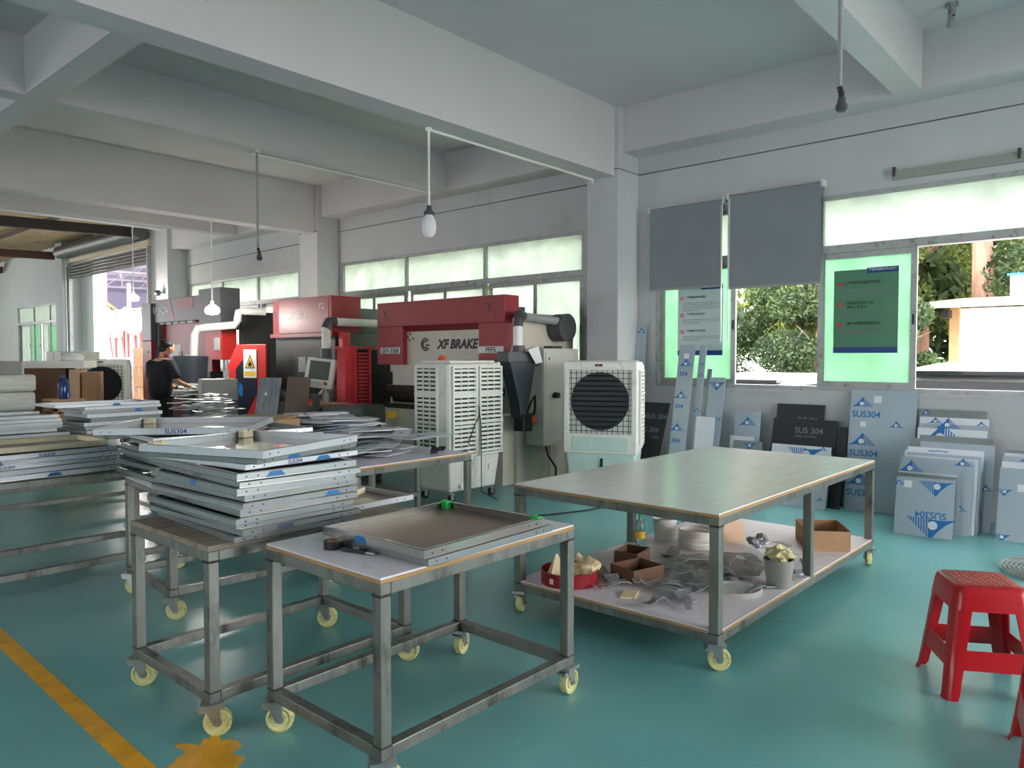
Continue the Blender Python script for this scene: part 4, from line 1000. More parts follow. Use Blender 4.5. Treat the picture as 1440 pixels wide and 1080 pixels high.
part(sn, 'hand_symbol', MB(Mg).prism([(.09, 1.35), (.15, 1.35), (.17, 1.39), (.12, 1.44), (.10, 1.47), (.11, 1.41), (.08, 1.40)], .001, 'xz', -.0159), 'print_black', world=True)
part(sg, 'blue_mark', MB(Mg).prism([(-.16, .92), (-.06, .86), (-.04, 1.02), (-.12, 1.10)], .003, 'xz', -.008), 'print_blue', world=True)
part(sg, 'hinge_post', MB(Mg).cyl((.43, .06, 0), (.43, .06, 1.7), .03, 10), 'machine_dark', world=True)
# ------------------------------------------------------------------ film covered sheets leaning on the window wall
def logo(parent, x, z, s, y, flip=False, m='print_blue'):
    """curved triangle mark with an eye and a fan of stripes; drawn in the xz plane of its parent"""
    k = -1 if flip else 1
    P = lambda a, b: (x + k * a * s, z + k * b * s)
    body = [P(-.5, 0), P(-.30, .13), P(-.12, .32), P(0, .5), P(.06, .44), P(.06, .02), P(-.1, .04), P(-.3, .03)]
    o = part(parent, 'print_mark', MB().prism(body, .0006, 'xz', y), m)
    M = Matrix.Translation(((x - k * .03 * s), y - .0004, z + k * .17 * s)) @ Matrix.Rotation(PI / 2, 4, 'X')
    part(o, 'eye', MB().lathe([(0, 0), (.10 * s, 0), (.10 * s, .0004), (0, .0004)], (0, 0, 0), 12, M), 'film_pale')
    st = MB()
    for q in range(8):
        a = .085 + q * .055; h0 = .02 + .012 * q * .2; h1 = max(.05, .42 - q * .052); sl = .03
        st.prism([P(a, h0 * .4), P(a + .028, h0 * .4), P(a + .028 - sl * .3, h1), P(a - sl * .3, h1)], .0006, 'xz', y)
    part(o, 'stripes', st, m)['kind'] = 'stuff'
    return o

def sheet(label, yc, xf, w, h, xt, m='film_blue_grey', yaw=0.0, t=.004, roll=0.0, group=None, z0=0.0, name='metal_sheet', prints=()):
    """flat sheet whose foot stands at x = xf and whose top leans to x = xt; prints: (kind, x, z, size, flip)"""
    lean = math.asin(max(-.9, min(.9, (xt - xf) / h)))
    r = thing(name, label, 'metal sheet', (xf, yc, z0 + abs(math.sin(roll)) * w / 2), (0, 0, 0), group)
    r.rotation_euler = (Matrix.Rotation(-PI / 2 + yaw, 3, 'Z') @ Matrix.Rotation(-lean, 3, 'X') @ Matrix.Rotation(roll, 3, 'Y')).to_euler()
    part(r, 'plate', MB().box((-w / 2, 0, 0), (w / 2, t, h)), m)
    for p in prints:
        k, x, z, s = p[:4]; fl = len(p) > 4 and p[4]
        col = 'print_grey' if m == 'film_black' else 'print_blue'
        if k == 'L': logo(r, x, z, s, -.0006, fl, col)
        elif k == 'S': part(r, 'sticker', MB().box((x - s / 2, -.0008, z - s / 2), (x + s / 2, -.0001, z + s / 2)), 'sticker_white')
        else: lettering(r, k, s, col, (x, -.0008, z), (PI / 2, PI if fl else 0, 0), world=False, bold=.02, name='print_mark') if not fl else lettering(r, k, s, col, (x, -.0008, z), (Matrix.Rotation(PI, 3, 'Y') @ Matrix.Rotation(PI / 2, 3, 'X')).to_euler(), world=False, bold=.02, name='print_mark')
    return r

sheet('tallest blue grey film covered sheet printed SUS304 against the wall', 2.11, 7.69, .60, 1.19, 7.90, prints=(('L', -.19, 1.02, .20), ('S', -.05, 1.10, .07), ('SUS304', -.15, .945, .085), ('S', -.17, .85, .05), ('L', .13, .83, .13), ('L', -.17, .635, .26), ('SUS304', -.15, .56, .085), ('L', -.17, .245, .26), ('SUS304', -.15, .17, .085)))
sheet('dark film sheet highest behind the other black sheets', 2.92, 7.72, .50, 1.02, 7.91, 'film_black', prints=(('SUS 304', .08, .86, .06), ('SUS', -.17, .78, .05)))
sheet('black film sheet with grey SUS 304 slanted print', 2.85, 7.62, .66, .88, 7.84, 'film_black', prints=(('SUS 304', .05, .76, .085), ('LASER CUTTING', .02, .70, .03)))
sheet('narrow black film sheet beside the tallest grey sheet', 2.465, 7.60, .095, .83, 7.83, 'film_black')
sheet('pale sheet with an upside down blue mark in front of the black sheets', 2.82, 7.50, .60, .62, 7.66, 'film_pale', prints=(('L', .05, .60, .36, True), ('L', .22, .58, .09), ('L', .24, .08, .08)))
sheet('thin edge-on sheet stood behind the pale marked sheet', 2.60, 7.55, .16, .56, 7.70, 'tray_steel')
gl = 'small sheets under the filmed window'
sheet('small sheet with a whole blue logo propped against the wall', 3.45, 7.68, .29, .92, 7.80, 'film_blue_grey', prints=(('L', .0, .76, .20),))
sheet('short white packet sheet leaning before the small logo sheet', 3.46, 7.55, .27, .66, 7.68, 'film_pale', prints=(('L', .08, .56, .10), ('S', -.05, .55, .08)))
sheet('short sheet with a blue top print beside the white packet sheet', 3.37, 7.50, .32, .62, 7.62, 'tray_steel', prints=(('L', .02, .60, .16, True),))
sheet('tallest upright strip printed 304 over the safety notice', 4.14, 7.40, .20, 1.67, 7.72, prints=(('L', .0, 1.42, .18), ('304', -.02, 1.33, .07), ('L', -.02, 1.05, .18), ('304', -.03, .96, .07), ('L', -.03, .68, .18), ('304', -.03, .57, .07), ('S', .0, 1.54, .06)))
sheet('thin upright strip with blue bars next to the tallest strip', 3.985, 7.50, .085, 1.66, 7.80, prints=(('L', .0, 1.30, .09), ('L', .0, .9, .09), ('SUS', .0, 1.44, .035)))
sheet('blank narrow strip between the thin strip and the marked sheet', 3.895, 7.52, .055, 1.39, 7.78, 'tray_steel')
sheet('upright sheet with a large upside down mark under the open gap', 3.77, 7.46, .19, 1.30, 7.72, prints=(('L', .0, 1.25, .20, True), ('SUS304', .0, .84, .055, True), ('S', -.03, .6, .1)))
sheet('short pale sheet stood before the narrow upright strips', 3.80, 7.36, .22, .86, 7.50, 'film_pale', prints=(('S', .0, .6, .09),))
sheet('large black SUS 304 sheet leaning beside the fan cooler', 4.53, 7.28, .42, 1.03, 7.62, 'film_black', yaw=-.08, prints=(('SUS 304', .06, .86, .085), ('SUS 304', -.02, .70, .085), ('SUS 304', -.06, .32, .085), ('LASER', .1, .62, .04), ('LASER', .12, .18, .04)))
sheet('blue printed strip behind the fan cooler against the column', 4.865, 7.72, .145, 1.92, 7.92, prints=(('L', 0, 1.8, .13), ('L', 0, 1.42, .13), ('L', 0, 1.0, .13)))
# big bundle in the middle of the wall to the right of the tallest sheet
gb = 'sheets of the large leaning bundle'
bun = [(1.54, 7.70, .58, 1.03, 7.915, 'tray_steel', (('L', -.2, .98, .10),)), (1.50, 7.66, .56, .96, 7.89, 'film_pale', (('L', -.15, .90, .12), ('L', .22, .88, .12))),
       (1.49, 7.63, .55, .90, 7.87, 'film_blue_grey', (('L', -.05, .86, .2),)), (1.50, 7.60, .56, .86, 7.84, 'film_pale', (('L', -.08, .71, .40),)), (1.45, 7.52, .58, .80, 7.78, 'tray_steel', ()),
       (1.49, 7.47, .64, .77, 7.74, 'tray_steel', ()), (1.42, 7.43, .58, .75, 7.70, 'film_blue_grey', (('L', .24, .35, .12),)), (1.50, 7.38, .60, .70, 7.62, 'film_pale', (('SUS304', -.05, .665, .05, True),)),
       (1.51, 7.33, .60, .67, 7.56, 'film_pale', ()), (1.49, 7.28, .58, .66, 7.50, 'film_blue_grey', (('L', .2, .35, .16, True),)), (1.50, 7.23, .57, .64, 7.44, 'tray_light', ()),
       (1.52, 7.18, .56, .63, 7.38, 'film_blue_grey', (('L', .2, .58, .14), ('L', .2, .2, .1))), (1.55, 7.10, .48, .57, 7.28, 'film_blue_grey', (('L', -.15, .5, .22),)),
       (1.555, 7.03, .45, .52, 7.18, 'tray_light', ()), (1.55, 6.99, .46, .51, 7.13, 'tray_steel', ())]
lab = ['dull sheet at the very back of the leaning bundle', 'pale sheet with two small logos near the back of the bundle', 'blue topped sheet peeping out behind the wide arched print', 'pale sheet with a wide blue arch print in the bundle',
       'plain wide sheet below the blue arch print', 'widest dull sheet halfway through the leaning bundle', 'sheet with a small logo at its free edge in the bundle', 'pale sheet edge printed SUS304 upside down in the bundle',
       'plain pale sheet just before the SUS304 edge', 'sheet with a blue triangle at its side in the bundle', 'bright edged plain sheet in the bundle', 'sheet with two small logos down its exposed side', 'striped print sheet behind the shortest sheets',
       'bright narrow sheet second from the bundle front', 'dull narrow sheet right behind the front SUS304 sheet']
for (yc, xf, w, h, xt, m, pr), lb_ in zip(bun, lab): sheet(lb_, yc, xf, w, h, min(xf + .215 * h, 7.94), m, yaw=random.uniform(-.004, .004), group=gb, prints=pr)
sheet('front grey sheet of the bundle printed SUS304 upside down', 1.535, 6.93, .44, .49, 7.06, 'film_blue_grey', yaw=.08, group=gb, prints=(('L', .08, .47, .26, True), ('S', -.13, .43, .06), ('L', -.2, .42, .08), ('SUS304', .05, .185, .075, True), ('L', .06, .16, .36, True)))
for k, (xf, h, m, lb_, pr) in enumerate(((7.50, .72, 'tray_steel', 'dull back sheet of the bundle beside the floor coil', ()), (7.42, .70, 'film_pale', 'pale second sheet of the bundle beside the floor coil', ()), (7.36, .68, 'film_blue_grey', 'blue edged sheet in the bundle beside the floor coil', (('L', .0, .64, .3),)),
                                 (7.30, .64, 'film_pale', 'pale third sheet of the bundle beside the floor coil', ()), (7.22, .60, 'film_blue_grey', 'front sheet with small logos of the bundle beside the floor coil', (('L', -.22, .42, .12, True), ('L', -.22, .05, .14, True), ('S', -.10, .44, .06))))):
    sheet(lb_, .80, xf, .52, h, xf + .16, m, group='sheets of the bundle beside the coil', prints=pr)
# coil of fine mesh on the floor
cl = MB()
for q in range(26):
    rr = .05 + .012 * q; cl.tube([(6.33 + (rr + .02 * math.sin(3 * a)) * math.cos(a), .62 + (rr * .8) * math.sin(a), .010 + .004 * (q % 3) + .012 * abs(math.sin(a * 2 + q))) for a in [2 * PI * j / 30 for j in range(31)]], .004, 4, cap=False)
single('wire_coil', cl, 'zinc', 'loose coil of fine silver strip lying on the floor', 'coil')

# ------------------------------------------------------------------ red plastic stools
def make_stool(label, loc, rot):
    s = thing('plastic_stool', label, 'stool', loc, (0, 0, rot), 'red plastic stools')
    H, a, b = .49, .145, .20
    def at(u, z): return a + (b - a) * (1 - z / H)
    # seat: rounded square plate with a skirt
    def rsq(h, r, z, n=6):
        P = []
        for cx, cy, a0 in ((h - r, h - r, 0), (-(h - r), h - r, 90), (-(h - r), -(h - r), 180), (h - r, -(h - r), 270)):
            for k in range(n + 1):
                t = math.radians(a0 + 90 * k / n); P.append((cx + r * math.cos(t), cy + r * math.sin(t), z))
        return P
    seat = MB(); rings = [rsq(a - .012, .035, H), rsq(a, .045, H - .008), rsq(a + .006, .045, H - .03), rsq(a + .016, .045, H - .105), rsq(a + .010, .042, H - .105), rsq(a - .004, .04, H - .02)]
    n = len(rings[0]); vs = [p for r in rings for p in r]; fs = [tuple(range(n))]
    for i in range(len(rings) - 1):
        for k in range(n): fs.append((i * n + k, i * n + (k + 1) % n, (i + 1) * n + (k + 1) % n, (i + 1) * n + k))
    fs.append(tuple(reversed(range((len(rings) - 1) * n, len(rings) * n))))
    seat.add(vs, fs); part(s, 'seat', seat, 'stool_red', smooth=True)
    pat = mesh_of('seat_tread', MB().box((-.009, -.004, 0), (.009, .004, .0025)), 'stool_worn')
    for i in range(9):
        for j in range(9):
            link('seat_tread', pat, s, (-.1 + .025 * i, -.1 + .025 * j, H), (0, 0, 0 if (i + j) % 2 else PI / 2))
    for q in range(4):
        M = Matrix.Rotation(q * PI / 2, 4, 'Z')
        leg = MB(); z1, z0 = H - .10, 0.0; t = .006
        def ring(z, fl):
            e = at(0, z) + fl; wd = .075 - .02 * (1 - z / H); r = .028
            out = [(e, e - wd), (e, e - r), (e - r * .3, e - r * .3), (e - r, e), (e - wd, e)]
            inn = [(e - wd, e - t), (e - r, e - t), (e - r * .3 - t * .7, e - r * .3 - t * .7), (e - t, e - r), (e - t, e - wd)]
            return [(x, y, z) for x, y in out + inn]
        R = [ring(z0, .008), ring(.02, .002), ring(.24, 0), ring(z1, 0), ring(z1 + .03, 0)]
        m = 10; vs = [p for r in R for p in r]; fs = [tuple(range(m))]
        for i in range(len(R) - 1):
            for k in range(m): fs.append((i * m + k, i * m + (k + 1) % m, (i + 1) * m + (k + 1) % m, (i + 1) * m + k))
        fs.append(tuple(range((len(R) - 1) * m, len(R) * m)))
        leg.add(vs, fs, M); part(s, 'leg', leg, 'stool_red', smooth=True)
        # stretcher apron low between legs
        br = MB(); za, zb = .13, .215
        ea, eb = at(0, za) - .002, at(0, zb) - .002
        br.add([(ea, -ea + .05, za), (ea, ea - .05, za), (eb, eb - .05, zb), (eb, -eb + .05, zb), (ea - .006, -ea + .05, za), (ea - .006, ea - .05, za), (eb - .006, eb - .05, zb), (eb - .006, -eb + .05, zb)],
               [(0, 1, 2, 3), (4, 5, 6, 7), (0, 1, 5, 4), (1, 2, 6, 5), (2, 3, 7, 6), (3, 0, 4, 7)], M)
        part(s, 'stretcher', br, 'stool_red')
    return s
s1 = make_stool('red plastic stool with worn square seat near the sheet bundles', (3.945, .635, 0), math.radians(30))
dup(s1, (3.345, .215, 0), (0, 0, math.radians(12)), label='red plastic stool cut off beside the floor reflection')

# ------------------------------------------------------------------ things on the small white cart
tp = thing('tape_roll', 'dark shiny roll of tape on the white cart', 'tape', (1.70, 2.42, .7605))
part(tp, 'roll', MB().lathe([(.026, 0), (.038, 0), (.038, .03), (.026, .03), (.026, 0)], (0, 0, 0), 24), 'tape_black', smooth=True)
part(tp, 'core', MB().lathe([(.022, .001), (.026, .001), (.026, .029), (.022, .029), (.022, .001)], (0, 0, 0), 20), 'cardboard', smooth=True)
part(tp, 'tail', MB().box((-.005, -.06, 0), (.02, -.036, .002)), 'tape_clear')
kn = thing('utility_knife', 'black utility knife lying beside the shallow tray', 'knife', (1.715, 2.30, .7605), (0, 0, .25 - PI / 2))
part(kn, 'handle', MB().box((-.065, -.011, 0), (.05, .011, .016)), 'black_plastic', bevel=.004)
part(kn, 'slider', MB().box((-.01, -.005, .016), (.02, .005, .021)), 'print_grey')
part(kn, 'tip', MB().prism([(.05, -.009), (.09, -.006), (.09, .006), (.05, .009)], .006, 'xy', .004), 'zinc')

# ------------------------------------------------------------------ clutter on the lower shelf of the big table
ZS = .135 + .042 + .0175
tn = thing('red_tin', 'round red tin holding cream paper and stuffing on the lower shelf', 'tin', (3.46, 2.605, ZS))
part(tn, 'can', MB().lathe([(0, 0), (.165, 0), (.165, .075), (.168, .078), (.162, .078), (.160, .072), (.160, .006), (0, .006)], (0, 0, 0), 36), 'tin_red', smooth=True)
part(tn, 'label', MB().box((-.17, -.012, .02), (-.166, .012, .05)), 'print_white')
single('paper_cone', MB().add([(-.11, -.02, 0), (.02, -.07, .01), (.05, .06, .02), (-.05, .06, .01), (-.03, .0, .15), (-.0, .01, .148)], [(0, 1, 4), (1, 2, 5, 4), (2, 3, 5), (3, 0, 4, 5), (0, 1, 2, 3)]), 'paper_cream', 'folded cream paper cone sticking out of the red tin', 'paper', (3.43, 2.66, ZS + .01))
def crumple(name, label, cat, loc, r, m, seed, sq=(1, 1, .5), n=3, group=None, rough=.35):
    bm = bmesh.new(); bmesh.ops.create_icosphere(bm, subdivisions=n, radius=r); rnd = random.Random(seed)
    ks = [(Vector((rnd.uniform(-1, 1), rnd.uniform(-1, 1), rnd.uniform(-1, 1))).normalized(), rnd.uniform(4, 11), rnd.uniform(0, 6)) for _ in range(6)]
    for v in bm.verts:
        d = v.co.normalized(); f = 1 + rough * sum(math.sin(k[1] * d.dot(k[0]) + k[2]) for k in ks) / 3 + rnd.uniform(-.08, .08)
        v.co = Vector((v.co.x * sq[0], v.co.y * sq[1], v.co.z * sq[2])) * f
    zmin = min(v.co.z for v in bm.verts)
    for v in bm.verts: v.co.z -= zmin
    me = bpy.data.meshes.new(name); bm.to_mesh(me); bm.free(); me.materials.append(MATS[m])
    o = link(name, me, None, loc); return tag(o, label, cat, group)
crumple('paper_stuffing', 'tangle of cream paper strips in the red tin', 'paper', (3.52, 2.54, ZS + .008), .075, 'paper_cream', 3, (1, 1, .8), rough=.5)
def open_box(label, loc, rot, w, d, h, m, flaps=True, inner='cardboard_dark', cat='box'):
    b = thing('cardboard_box', label, cat, loc, (0, 0, rot)); t = .004
    part(b, 'bottom', MB().box((-w / 2, -d / 2, 0), (w / 2, d / 2, t)), m)
    part(b, 'side', MB().box((-w / 2, -d / 2, t), (w / 2, -d / 2 + t, h)), m); part(b, 'side', MB().box((-w / 2, d / 2 - t, t), (w / 2, d / 2, h)), m)
    part(b, 'side', MB().box((-w / 2, -d / 2 + t, t), (-w / 2 + t, d / 2 - t, h)), m); part(b, 'side', MB().box((w / 2 - t, -d / 2 + t, t), (w / 2, d / 2 - t, h)), m)
    if flaps:
        part(b, 'flap', MB().box((-w / 2, -d / 2 - t - .001, h * .15), (w / 2, -d / 2 - .001, h * 1.02)), m, rot=(-.04, 0, 0))
        part(b, 'flap', MB().box((w / 2 + .001, -d / 2, h * .12), (w / 2 + t + .001, d / 2, h)), m, rot=(0, -.02, 0))
    return b
open_box('open cardboard box standing alone at the shelf end', (5.30, 1.80, ZS), .55, .36, .28, .135, 'cardboard')
open_box('low brown cardboard box among the foil scraps', (3.80, 2.36, ZS), -.25, .24, .20, .075, 'cardboard_dark', flaps=False)
open_box('small dark cardboard box behind the low brown box', (4.05, 2.55, ZS), .15, .20, .16, .085, 'cardboard_dark', flaps=False)
bk = thing('grey_bucket', 'small grey tub stuffed with yellowish rags near the table edge', 'bucket', (4.18, 1.655, ZS))
part(bk, 'tub', MB().lathe([(0, 0), (.066, 0), (.082, .15), (.086, .15), (.086, .158), (.078, .158), (.063, .005), (0, .005)], (0, 0, 0), 28), 'cabinet_mid', smooth=True)
crumple('rag', 'crumpled yellowish rag on top of the grey tub', 'rag', (4.18, 1.655, ZS + .118), .072, 'cloth_yellow', 8, (1, 1, .7))
lidr = thing('bucket_lid', 'round white rimmed lid lying on the lower shelf', 'lid', (3.93, 1.80, ZS))
part(lidr, 'rim', MB().lathe([(.115, 0), (.14, 0), (.145, .015), (.135, .025), (.12, .022), (.115, 0)], (0, 0, 0), 36), 'cabinet_grey', smooth=True)
part(lidr, 'dish', MB().cyl((0, 0, .001), (0, 0, .006), .118, 32), 'sticker_white')
hs = MB()
for q in range(9): hs.tube([(4.66 + .115 * math.cos(a) + .01 * math.sin(q * 2), 2.42 + .115 * math.sin(a), ZS + .010 + .014 * q + .004 * math.sin(a * 2 + q)) for a in [2 * PI * j / 28 for j in range(29)]], .0075, 6, cap=False)
single('hose_coil', hs, 'hose_white', 'coil of white hose stacked on the lower shelf', 'hose', smooth=True)
wb = thing('white_bucket', 'small white bucket with a handle behind the hose coil', 'bucket', (4.72, 2.70, ZS))
part(wb, 'tub', MB().lathe([(0, 0), (.07, 0), (.085, .15), (.09, .155), (.084, .157), (.068, .006), (0, .006)], (0, 0, 0), 28), 'white_plastic', smooth=True)
part(wb, 'handle', MB().tube([(.088 * math.cos(a), -.088 * abs(math.sin(a)) * .6 - .01, .145 - .07 * math.sin(a)) for a in [PI * j / 12 for j in range(13)]], .003, 6), 'zinc')
bt = thing('plastic_bottle', 'clear plastic bottle with a green cap on the lower shelf', 'bottle', (4.46, 2.745, ZS))
part(bt, 'bottle', MB().lathe([(0, 0), (.03, 0), (.034, .01), (.034, .13), (.028, .16), (.013, .185), (.013, .2), (0, .2)], (0, 0, 0), 20), 'clear_bottle', smooth=True)
part(bt, 'cap', MB().cyl((0, 0, .2), (0, 0, .22), .016, 14), 'green_pad')
part(bt, 'band', MB().lathe([(.0345, .05), (.0352, .05), (.0352, .1), (.0345, .1)], (0, 0, 0), 20), 'sign_yellow')
fl_ = thing('cardboard_flap', 'tan cardboard piece propped behind the table corner post', 'cardboard', (4.98, 2.30, ZS), (0, 0, -.6))
part(fl_, 'board', MB().add([(-.09, 0, 0), (.09, 0, 0), (.1, .04, .13), (-.07, .04, .14), (-.09, .006, 0), (.09, .006, 0), (.1, .046, .13), (-.07, .046, .14)], [(0, 1, 2, 3), (4, 5, 6, 7), (0, 1, 5, 4), (1, 2, 6, 5), (2, 3, 7, 6), (3, 0, 4, 7)]), 'cardboard_light')
part(fl_, 'fold', MB().box((-.09, .008, 0), (.09, .09, .004)), 'cardboard_light')
single('white_card', MB().box((-.07, -.04, 0), (.07, .04, .012)), 'paper_cream', 'small off-white card block before the brown box', 'card', (3.47, 2.20, ZS), (0, 0, .4), bevel=.002)
single('wire_ring', MB().tube([(.1 * math.cos(a), .1 * math.sin(a), .004 + .003 * math.sin(3 * a)) for a in [2 * PI * j / 30 for j in range(31)]], .003, 5, cap=False), 'hose_white', 'thin white wire ring lying beside the foil wad', 'wire', (5.05, 2.02, ZS))
single('plastic_strip', MB().box((-.14, -.015, 0), (.14, .015, .006)), 'hose_white', 'white plastic strip lying before the lone open box', 'strip', (4.98, 1.72, ZS), (0, 0, 1.9))
def scrap(loc, rot, L, w, seed, label, group, m='scrap_foil', amp=.02):
    """wavy offcut strip with thickness"""
    rnd = random.Random(seed); n = 16; vs = []; fs = []
    ph = rnd.uniform(0, 6); k1 = rnd.uniform(.8, 1.8)
    for i in range(n + 1):
        u = i / n; x = (u - .5) * L; ww = w * (.7 + .3 * math.sin(u * PI)) * rnd.uniform(.85, 1.1)
        z = amp * (.6 + .5 * math.sin(u * 7 * k1 + ph)) + amp * .4 * rnd.random() ; cy = .12 * w * math.sin(u * 5 + ph)
        for (yy, zz) in ((cy - ww / 2, z), (cy + ww / 2, z + rnd.uniform(-.3, .5) * amp), (cy + ww / 2, z + .004), (cy - ww / 2, z + .004)): vs.append((x, yy, max(.001, zz)))
    for i in range(n):
        for k in range(4): fs.append((i * 4 + k, i * 4 + (k + 1) % 4, (i + 1) * 4 + (k + 1) % 4, (i + 1) * 4 + k))
    fs += [(0, 1, 2, 3), (n * 4, n * 4 + 1, n * 4 + 2, n * 4 + 3)]
    return single('foil_scrap', MB().add(vs, fs), m, label, 'scrap', loc, (0, 0, rot), group)
sc_spots = [(3.62, 2.44, .9, .30, .08), (3.95, 2.16, .2, .42, .11), (4.18, 2.30, -.5, .40, .12), (4.42, 2.10, .4, .40, .12), (3.62, 2.02, 1.2, .40, .07), (3.80, 1.95, -.3, .36, .06), (3.56, 1.90, .5, .3, .05),
            (4.30, 1.88, .1, .42, .12), (4.52, 1.84, -.4, .34, .10), (4.10, 1.92, .8, .26, .07), (3.52, 2.34, -.6, .24, .05), (4.36, 2.44, .2, .30, .08), (4.02, 1.68, -.2, .32, .04), (4.44, 1.66, .9, .14, .05), (4.70, 1.70, .3, .12, .05), (3.72, 2.14, -.8, .34, .09), (4.06, 2.06, -.9, .36, .10), (4.30, 2.18, 1.1, .34, .10), (4.55, 2.0, .9, .3, .1), (3.92, 2.02, .3, .3, .08), (3.42, 2.02, -.4, .26, .05)]
for k, (x, y, a, L, w) in enumerate(sc_spots): scrap((x, y, ZS + .001), a, L, w, 40 + k, 'torn grey foil strip in the scrap heap on the lower shelf', 'foil strips on the lower shelf', amp=.028)
crumple('foil_wad', 'small silver foil wad lying alone beside the wire ring', 'foil', (4.88, 2.08, ZS), .05, 'scrap_foil', 12, (1, 1, .7), rough=.6)
# ------------------------------------------------------------------ offcuts on the tables behind
def offcut(x, y, z, a, L, w, seed, label, group, m, mark=0):
    rnd = random.Random(seed); q = lambda: rnd.uniform(-.12, .12)
    poly = [(-L / 2, -w / 2 + q() * w), (-L * .1, -w / 2 + q() * w * .4), (L / 2, -w / 2 + q() * w), (L / 2 + q() * L * .3, w * .1), (L / 2 + q() * L * .4, w / 2), (0, w / 2 + q() * w * .4), (-L / 2 + q() * L * .3, w / 2 + q() * w)]
    mb = MB().prism(poly, .004, 'xy', 0)
    r = thing('metal_offcut', label, 'offcut', (x, y, z), (0, 0, a), group)
    part(r, 'plate', mb, m); part(r, 'folded_edge', MB().box((-L * .3, -w * .34, .004), (L * .2, -w * .34 + .006, .0048)), m)
    if mark: part(r, 'print_mark', MB().prism([(-L * .15, -w * .1), (-L * .15 + .08, -w * .1), (-L * .15 + .05, w * .15)], .0006, 'xy', .0042), 'print_blue' if mark == 1 else 'print_black')
for k in range(26):
    offcut(3.32 + .62 * random.random(), 4.36 + .78 * random.random(), .761 + k * .0056, random.uniform(-.6, .9), random.uniform(.3, .55), random.uniform(.12, .3), 100 + k,
           'thin pale metal offcut strewn on the offcut table', 'offcuts on the offcut table', random.choice(('film_pale', 'scrap_sheet', 'film_pale', 'tray_light')), k % 3)
for k in range(34):
    offcut(4.02 + .58 * random.random(), 5.76 + .62 * random.random(), .761 + k * .0058, random.uniform(-.5, .7), random.uniform(.38, .58), random.uniform(.18, .38), 200 + k,
           'film covered offcut heaped on the table behind', 'offcuts heaped on the table behind', random.choice(('film_pale', 'film_pale', 'tray_light', 'film_blue_grey', 'print_black' if k == 20 else 'film_pale')), k % 3)
scrap((3.92, 4.22, .765), .5, .26, .07, 77, 'dark crumpled strip at the offcut table corner', None, 'tape_black', .03)
for k in range(18):
    scrap((4.02 + random.uniform(-.18, .18), 8.13 + random.uniform(-.15, .15), .763 + k * .018), random.uniform(-.7, .7), random.uniform(.4, .75), random.uniform(.08, .2), 300 + k, 'thin bent scrap strip in the tall scrap heap', 'strips of the tall scrap heap', 'scrap_sheet', .014)
for k in range(4):
    offcut(3.62 + random.uniform(-.06, .06), 7.05, .761 + k * .006, random.uniform(-.1, .1), .66, .36, 400 + k, 'pale wrapped pack on the narrow table', 'packs on the narrow table', 'film_pale', 1)
single('chipboard_panel', MB().box((-.30, -.26, 0), (.30, .26, .018)), 'chipboard', 'speckled brown chipboard panel lying over the far table corner', 'board', (3.42, 5.95, .96), (0, 0, .7))
single('support_carton', MB().box((-.17, -.17, 0), (.17, .17, .194)).box((-.172, -.02, .15), (-.170, .02, .19)), 'cardboard', 'brown carton holding up the chipboard panel', 'carton', (3.53, 5.93, .7645), (0, 0, .1), bevel=.004)
# leaning sheets and box before the dark machine
stn = thing('panel_stand', 'low dark steel stand supporting two leaning sheets', 'stand', (5.35, 8.3, 0))
part(stn, 'rail', MB().box((5.10, 7.55, 1.0), (5.16, 8.95, 1.06)), 'machine_dark', world=True)
for y in (7.6, 8.85):
    part(stn, 'leg', MB().box((5.10, y, 0), (5.16, y + .06, 1.0)), 'machine_dark', world=True)
    part(stn, 'foot', MB().box((4.95, y, 0), (5.4, y + .06, .05)), 'machine_dark', world=True)
sheet('wrinkled blue grey film sheet standing before the red guard', 8.52, 4.86, .42, 1.26, 5.09, 'film_wrinkle', yaw=.15, prints=(('S', -.05, 1.05, .04),))
sheet('brown film sheet standing next to the wrinkled sheet', 7.90, 4.92, .42, 1.27, 5.09, 'brown_panel', yaw=.12)
gc = thing('grey_cabinet', 'low grey cabinet with a dark slot beside the worker', 'cabinet', (5.0, 9.75, 0), (0, 0, -.35))
part(gc, 'body', MB().box((-.22, -.25, 0), (.22, .25, 1.2)), 'cabinet_mid', bevel=.006)
part(gc, 'slot', MB().box((-.224, -.255, .86), (.224, .2, .92)), 'machine_dark'); part(gc, 'door', MB().box((-.227, -.23, .94), (-.218, .23, 1.18)), 'cabinet_mid', bevel=.003)
part(gc, 'spray_bottle', MB().lathe([(0, 0), (.035, 0), (.035, .1), (.012, .13), (.012, .17), (0, .17)], (.1, -.1, 1.2), 12), 'white_plastic', smooth=True)
gb_ = thing('parts_crate', 'green grey parts crate on a stand near the red guard slats', 'crate', (5.45, 7.25, 0))
part(gb_, 'crate', MB().box((-.26, -.2, .72), (.26, .2, .92)), 'machine_grey_green', bevel=.01)
part(gb_, 'front_card', MB().box((-.264, -.14, .74), (-.259, .16, .86)), 'tank_green'); part(gb_, 'stand', MB().box((-.22, -.16, 0), (.22, .16, .72)), 'machine_dark')
part(gb_, 'mesh_lining', MB().box((-.24, -.18, .92), (.24, .18, .94)), 'screen_dark')
ob = thing('tool_shelf', 'low brown tool shelf with an orange box by the dark machine', 'shelf', (5.75, 8.45, 0))
part(ob, 'board', MB().box((-.25, -.35, .86), (.25, .35, .89)), 'cardboard'); part(ob, 'board', MB().box((-.25, -.35, .5), (.25, .35, .53)), 'cardboard')
for x in (-.23, .2):
    for y in (-.33, .3): part(ob, 'post', MB().box((x, y, 0), (x + .03, y + .03, .86)), 'machine_dark')
